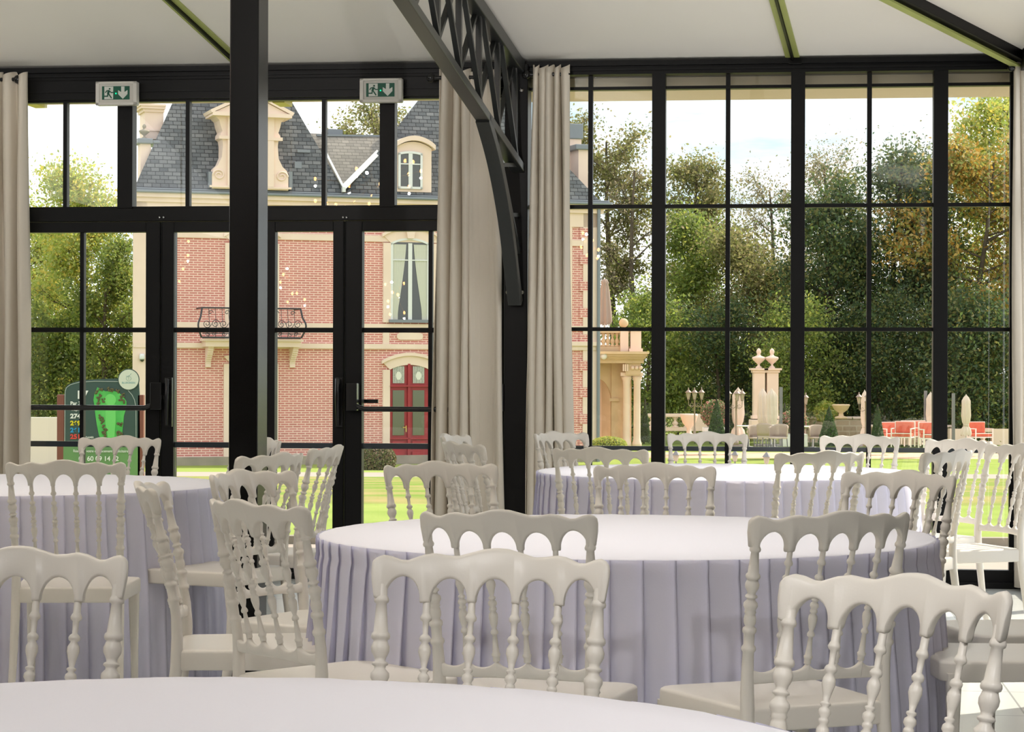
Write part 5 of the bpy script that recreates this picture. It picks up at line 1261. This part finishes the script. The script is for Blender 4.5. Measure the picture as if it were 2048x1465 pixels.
# ---- stone porch at the chateau's right side --------------------------------
PY = 77.0; pk = PY/F
def porch():
    b = at(1240, 893, PY); r = thing('stone_porch', 'warm stone porch with arch, paired columns and a roof balustrade, right of the chateau', 'porch', tuple(b))
    X = lambda px: (px-1240)*pk; Zp = lambda py: (893-py)*pk
    o = MB()
    # front wall with arch
    xa, xb, xc = X(1150), X(1222), X(1236); top_ = Zp(727); spr = Zp(802); apex = Zp(755)
    o.box(xb, X(1262), -.2, .5, 0, Zp(727)); 
    ac = X(1186); arw = xb-ac
    pts = [(ac+arw*math.cos(t), spr+(apex-spr)*math.sin(t)) for t in [math.pi*k/20 for k in range(21)]]
    for p_, q_ in zip(pts, pts[1:]): o.prism([p_, q_, (q_[0], top_), (p_[0], top_)], -.1, .5)
    o.box(X(1120), ac-arw, -.1, .5, 0, top_)
    o.build('arch_wall', 'stone_warm', r)
    o = MB(); o.box(X(1120), X(1240), 2.2, 2.6, 0, top_); o.build('rear_wall', 'stone_warm', r)
    o = MB(); o.box(X(1200), X(1206), 1.2, 1.4, 0, top_); o.build('inner_pier', 'stone', r)
    o = MB(); o.box(X(1218), X(1237), -.26, -.2, Zp(803), Zp(797)); o.build('impost', 'stone_warm', r)
    for px, w_ in ((1251, 7.5), (1272, 7.0)):
        o = MB(); R = w_*pk; z1 = Zp(757); o.lathe([(R*1.35, 0), (R*1.35, .12), (R*1.1, .2), (R, .3), (R*.95, z1-.2), (R*1.05, z1-.18), (R*1.0, z1-.1), (R*1.35, z1), (R*1.45, z1+.08)], (X(px), -.55, 0), 18); o.box(X(px)-R*1.6, X(px)+R*1.6, -.55-R*1.6, -.55+R*1.6, z1+.08, z1+.2); o.build('column', 'stone', r)
    o = MB(); o.box(X(1248), X(1278), -.85, -.2, Zp(750), Zp(727)); o.box(X(1120), X(1284), -.95, .6, Zp(727), Zp(721)); 
    for i, (a_, b_) in enumerate(((721, 718), (718, 714), (714, 709), (709, 704))): o.box(X(1120), X(1284+i*3), -1.0-.12*i, .9, Zp(a_), Zp(b_))
    o.build('entablature', 'stone_warm', r)
    o = MB()
    for px in (1244, 1248, 1252): o.box(X(px)-.025, X(px)+.025, -.9, -.84, Zp(743), Zp(729))
    for px in (1262, 1270, 1278): o.ball((X(px), -.88, Zp(736)), .07, 8, 6)
    o.build('carved_ornament', 'stone', r)
    # balustrade on top
    o = MB(); o.box(X(1120), X(1278), -.7, -.4, Zp(704), Zp(694)); o.box(X(1120), X(1278), -.7, -.4, Zp(667), Zp(659)); o.build('parapet_rail', 'stone_warm', r)
    for px in (1196, 1205, 1214, 1223, 1232): 
        o = MB(); o.lathe(baluster_prof(Zp(667)-Zp(694), .085), (X(px), -.55, Zp(694)), 10); o.build('baluster', 'stone_warm', r)
    o = MB(); o.box(X(1238), X(1254), -.8, -.3, Zp(704), Zp(661)); o.box(X(1258), X(1279), -.85, -.25, Zp(704), Zp(662)); o.box(X(1255), X(1282), -.9, -.2, Zp(662), Zp(657)); o.box(X(1255), X(1282), -.9, -.2, Zp(704), Zp(698)); o.build('corner_pier', 'stone', r)
    o = MB(); o.ball((X(1245), -.55, Zp(647)), .16, 14, 10); o.lathe([(.09, 0), (.06, .12)], (X(1245), -.55, Zp(661)), 10); o.build('stone_ball', 'stone_warm', r)
    o = MB(); o.box(X(1100), X(1284), -.9, 3.2, Zp(712), Zp(704)); o.build('terrace_slab', 'stone', r)
    o = MB(); o.ball((X(1204), -1.2, Zp(713)), .12, 12, 8); cmr = o.build('dome_camera', 'white_paint', r)
    # parasol up on the terrace
    zt = Zp(704); pr = thing('closed_parasol', 'grey-brown closed parasol up on the porch terrace', 'parasol', (b.x+X(1212), PY+1.4, b.z+zt))
    H = (704-558)/F*(PY+1.4); o = MB(); o.tube([(0, 0, 0), (0, 0, H)], .025, 8); o.build('pole', 'white_paint', pr)
    rows = []; n = 48
    for z, rr_ in ((1.0, .03), (.985, .09), (.95, .13), (.93, .11), (.85, .15), (.6, .21), (.50, .23), (.42, .24), (.38, .20)):
        rows.append([(rr_*(1+.14*math.sin(16*math.pi*i/n))*math.cos(2*math.pi*i/n), rr_*(1+.14*math.sin(16*math.pi*i/n))*math.sin(2*math.pi*i/n), H*z+(.05*math.sin(12*math.pi*i/n) if z < .4 else 0)) for i in range(n)])
    o = MB(); o.grid(rows, closed=True); o.build('folded_canopy', 'parasol_grey', pr)
porch()
# ---- left: white wall and the golf sign ---------------------------------------
a = at(-40, 900, 44); b = at(262, 836, 44); r = thing('rendered_wall', 'low pale rendered wall behind the golf sign', 'wall', (a.x, 44, gz(44)))
MB().box(0, b.x-a.x, 0, .3, 0, b.z-gz(44)).build('masonry', 'white_wall', r)
# golf sign
SY = 19.0; sk_ = SY/F
mat('sign_board', (.045, .085, .075), .35); mat('sign_post', (.20, .065, .045), .5); mat('sign_line', (.62, .68, .64), .5)
mat('map_green', (.06, .42, .075), .5, noise=((.12, .55, .12), 9)); mat('map_light', (.16, .62, .15), .5); mat('map_tree', (.10, .10, .04), .8, noise=((.16, .13, .07), 30)); mat('badge', (.62, .66, .56), .5); mat('badge_ink', (.22, .40, .40), .5)
mat('txt_white', (.78, .80, .78), .5); mat('txt_yellow', (.75, .62, .01), .5); mat('txt_blue', (.02, .30, .62), .5); mat('txt_red', (.70, .06, .05), .5); mat('panel_green', (.12, .25, .10), .4, noise=((.16, .33, .12), 2))
bb = at(201, 742, SY); SG = gz(SY)
sg = thing('golf_hole_sign', 'dark green golf hole sign with a course map, outside the left glass door', 'sign', (bb.x, SY, SG))
X = lambda px: (px-201)*sk_; Zs = lambda py: (at(201, py, SY).z - SG)
for a_, b_ in ((115, 129), (276, 288)):
    o = MB(); o.box(X(a_), X(b_), -.02, .05, 0, Zs(790)); o.build('post', 'sign_post', sg, bevel=.004)
prof = [(130, 885), (130, 790), (131, 778), (136, 771), (146, 766), (165, 761), (200, 758.5), (238, 757), (278, 757), (280, 790), (281, 885)]
o = MB(); o.prism([(X(p), Zs(q)) for p, q in prof], -.02, .0); bd = o.build('board', 'sign_board', sg)
ln = [(131, 884), (131.5, 784), (134, 776), (142, 770), (160, 765), (190, 763), (238, 763.5)]; rn = [(257, 781), (265, 790), (270, 800), (273, 815), (273.5, 884)]
o = MB(); 
for L_ in (ln, rn, [(131, 884), (273.5, 884)]): o.tube([(X(p), -.022, Zs(q)) for p, q in L_], .0022, 4)
o.build('outline_stripe', 'sign_line', bd)
def disc(px, py, rpx, m, nm, y, par, n=28):
    o = MB(); o.prism([(X(px)+rpx*sk_*math.cos(t*2*math.pi/n), Zs(py)+rpx*sk_*math.sin(t*2*math.pi/n)) for t in range(n)], y-.003, y); return o.build(nm, m, par)
d0 = disc(258.5, 759.5, 21.8, 'sign_board', 'badge_rim', -.024, bd); d1 = disc(258.5, 759.5, 20, 'badge', 'round_badge', -.028, bd)
o = MB()
for s_ in (-1, 1): o.tube([(X(258.5)+s_*.003+s_*.018*math.sin(t*math.pi), -.032, Zs(757)+(.022-.045*t)) for t in [k/8 for k in range(9)]], .0012, 4)
o.tube([(X(253), -.032, Zs(752)), (X(258), -.032, Zs(754)), (X(264), -.032, Zs(747))], .0012, 4); o.tube([(X(258.5), -.032, Zs(751)), (X(258.5), -.032, Zs(761))], .001, 4)
o.build('badge_emblem', 'badge_ink', d1)
def text(body, px, py, size_px, m, par, y=-.026, align='LEFT', sx=1.0, bold=.0):
    cu = bpy.data.curves.new('sign_text', 'FONT'); cu.body = body; cu.size = size_px*sk_*1.38; cu.align_x = align; cu.extrude = .0008; cu.offset = bold
    o = bpy.data.objects.new('tmp', cu); COL.objects.link(o); dg = bpy.context.evaluated_depsgraph_get(); dg.update()
    me = bpy.data.meshes.new_from_object(o.evaluated_get(dg)); bpy.data.objects.remove(o); me.materials.clear(); me.materials.append(M[m])
    t = bpy.data.objects.new('lettering', me); COL.objects.link(t); t.parent = par; t.location = (X(px), y, Zs(py)); t.rotation_euler = (math.pi/2, 0, 0); t.scale = (sx, 1, 1)
    return t
text('BLUEGREEN', 258.5, 767.5, 3.6, 'badge_ink', d1, y=-.031, align='CENTER', bold=.0004)
text('17', 152, 798, 17, 'txt_white', bd, bold=.0012, sx=1.1); text('Par 3', 142, 810.5, 7.2, 'txt_white', bd, bold=.0012); text('Hcp. 5', 145, 822, 5, 'txt_white', bd, bold=.0006)
for body, yy, m_ in (('274', 837, 'txt_white'), ('269', 851, 'txt_yellow'), ('261', 865, 'txt_blue'), ('251', 878, 'txt_red')): text(body, 142, yy, 9, m_, bd, bold=.0022, sx=1.12)
text('DAMES', 173, 877, 3.6, 'txt_white', bd, bold=.0005)
mp = [(196, 775), (203, 779), (212, 783), (226, 782), (238, 785), (247, 793), (254, 803), (254, 815), (249, 832), (248, 845), (246, 865), (244, 878), (205, 884), (199, 870), (195, 850), (192, 830), (190, 812), (188, 800), (190, 788)]
o = MB(); o.prism([(X(p), Zs(q)) for p, q in mp], -.024, -.02); mp_ = o.build('course_map', 'map_green', bd)
o = MB(); o.prism([(X(222)+.048*math.cos(t*.3927), Zs(800)+.05*math.sin(t*.3927)) for t in range(16)], -.027, -.024); o.prism([(X(p), Zs(q)) for p, q in ((213, 810), (232, 810), (233, 840), (230, 878), (218, 880), (212, 845))], -.0262, -.024); o.build('fairway', 'map_light', mp_)
r_ = random.Random(3); o = MB()
for cx_, cy_ in ((196, 785), (200, 792), (197, 799), (208, 801), (197, 807), (199, 833), (205, 838), (206, 845), (209, 855), (213, 861), (208, 866), (243, 800), (248, 803), (238, 848), (243, 850), (237, 866), (243, 868), (203, 780), (246, 790), (236, 783), (216, 779), (226, 780), (213, 870), (240, 872)):
    for k in range(5): o.ball((X(cx_+r_.uniform(-3.5, 3.5)), -.025, Zs(cy_+r_.uniform(-3.5, 3.5))), .009, 6, 4)
o.build('map_trees', 'map_tree', mp_)
o = MB(); o.prism([(X(128), Zs(960)), (X(281), Zs(960)), (X(281), Zs(889)), (X(128), Zs(889))], -.02, 0); pn = o.build('lower_panel', 'panel_green', sg)
text('Réservez votre emplacement publicitaire', 203, 905, 5.6, 'txt_white', pn, align='CENTER', bold=.0003, sx=.86); text('06 60 09 14 12', 199, 922, 9.5, 'txt_white', pn, align='CENTER', bold=.0012, sx=1.0)
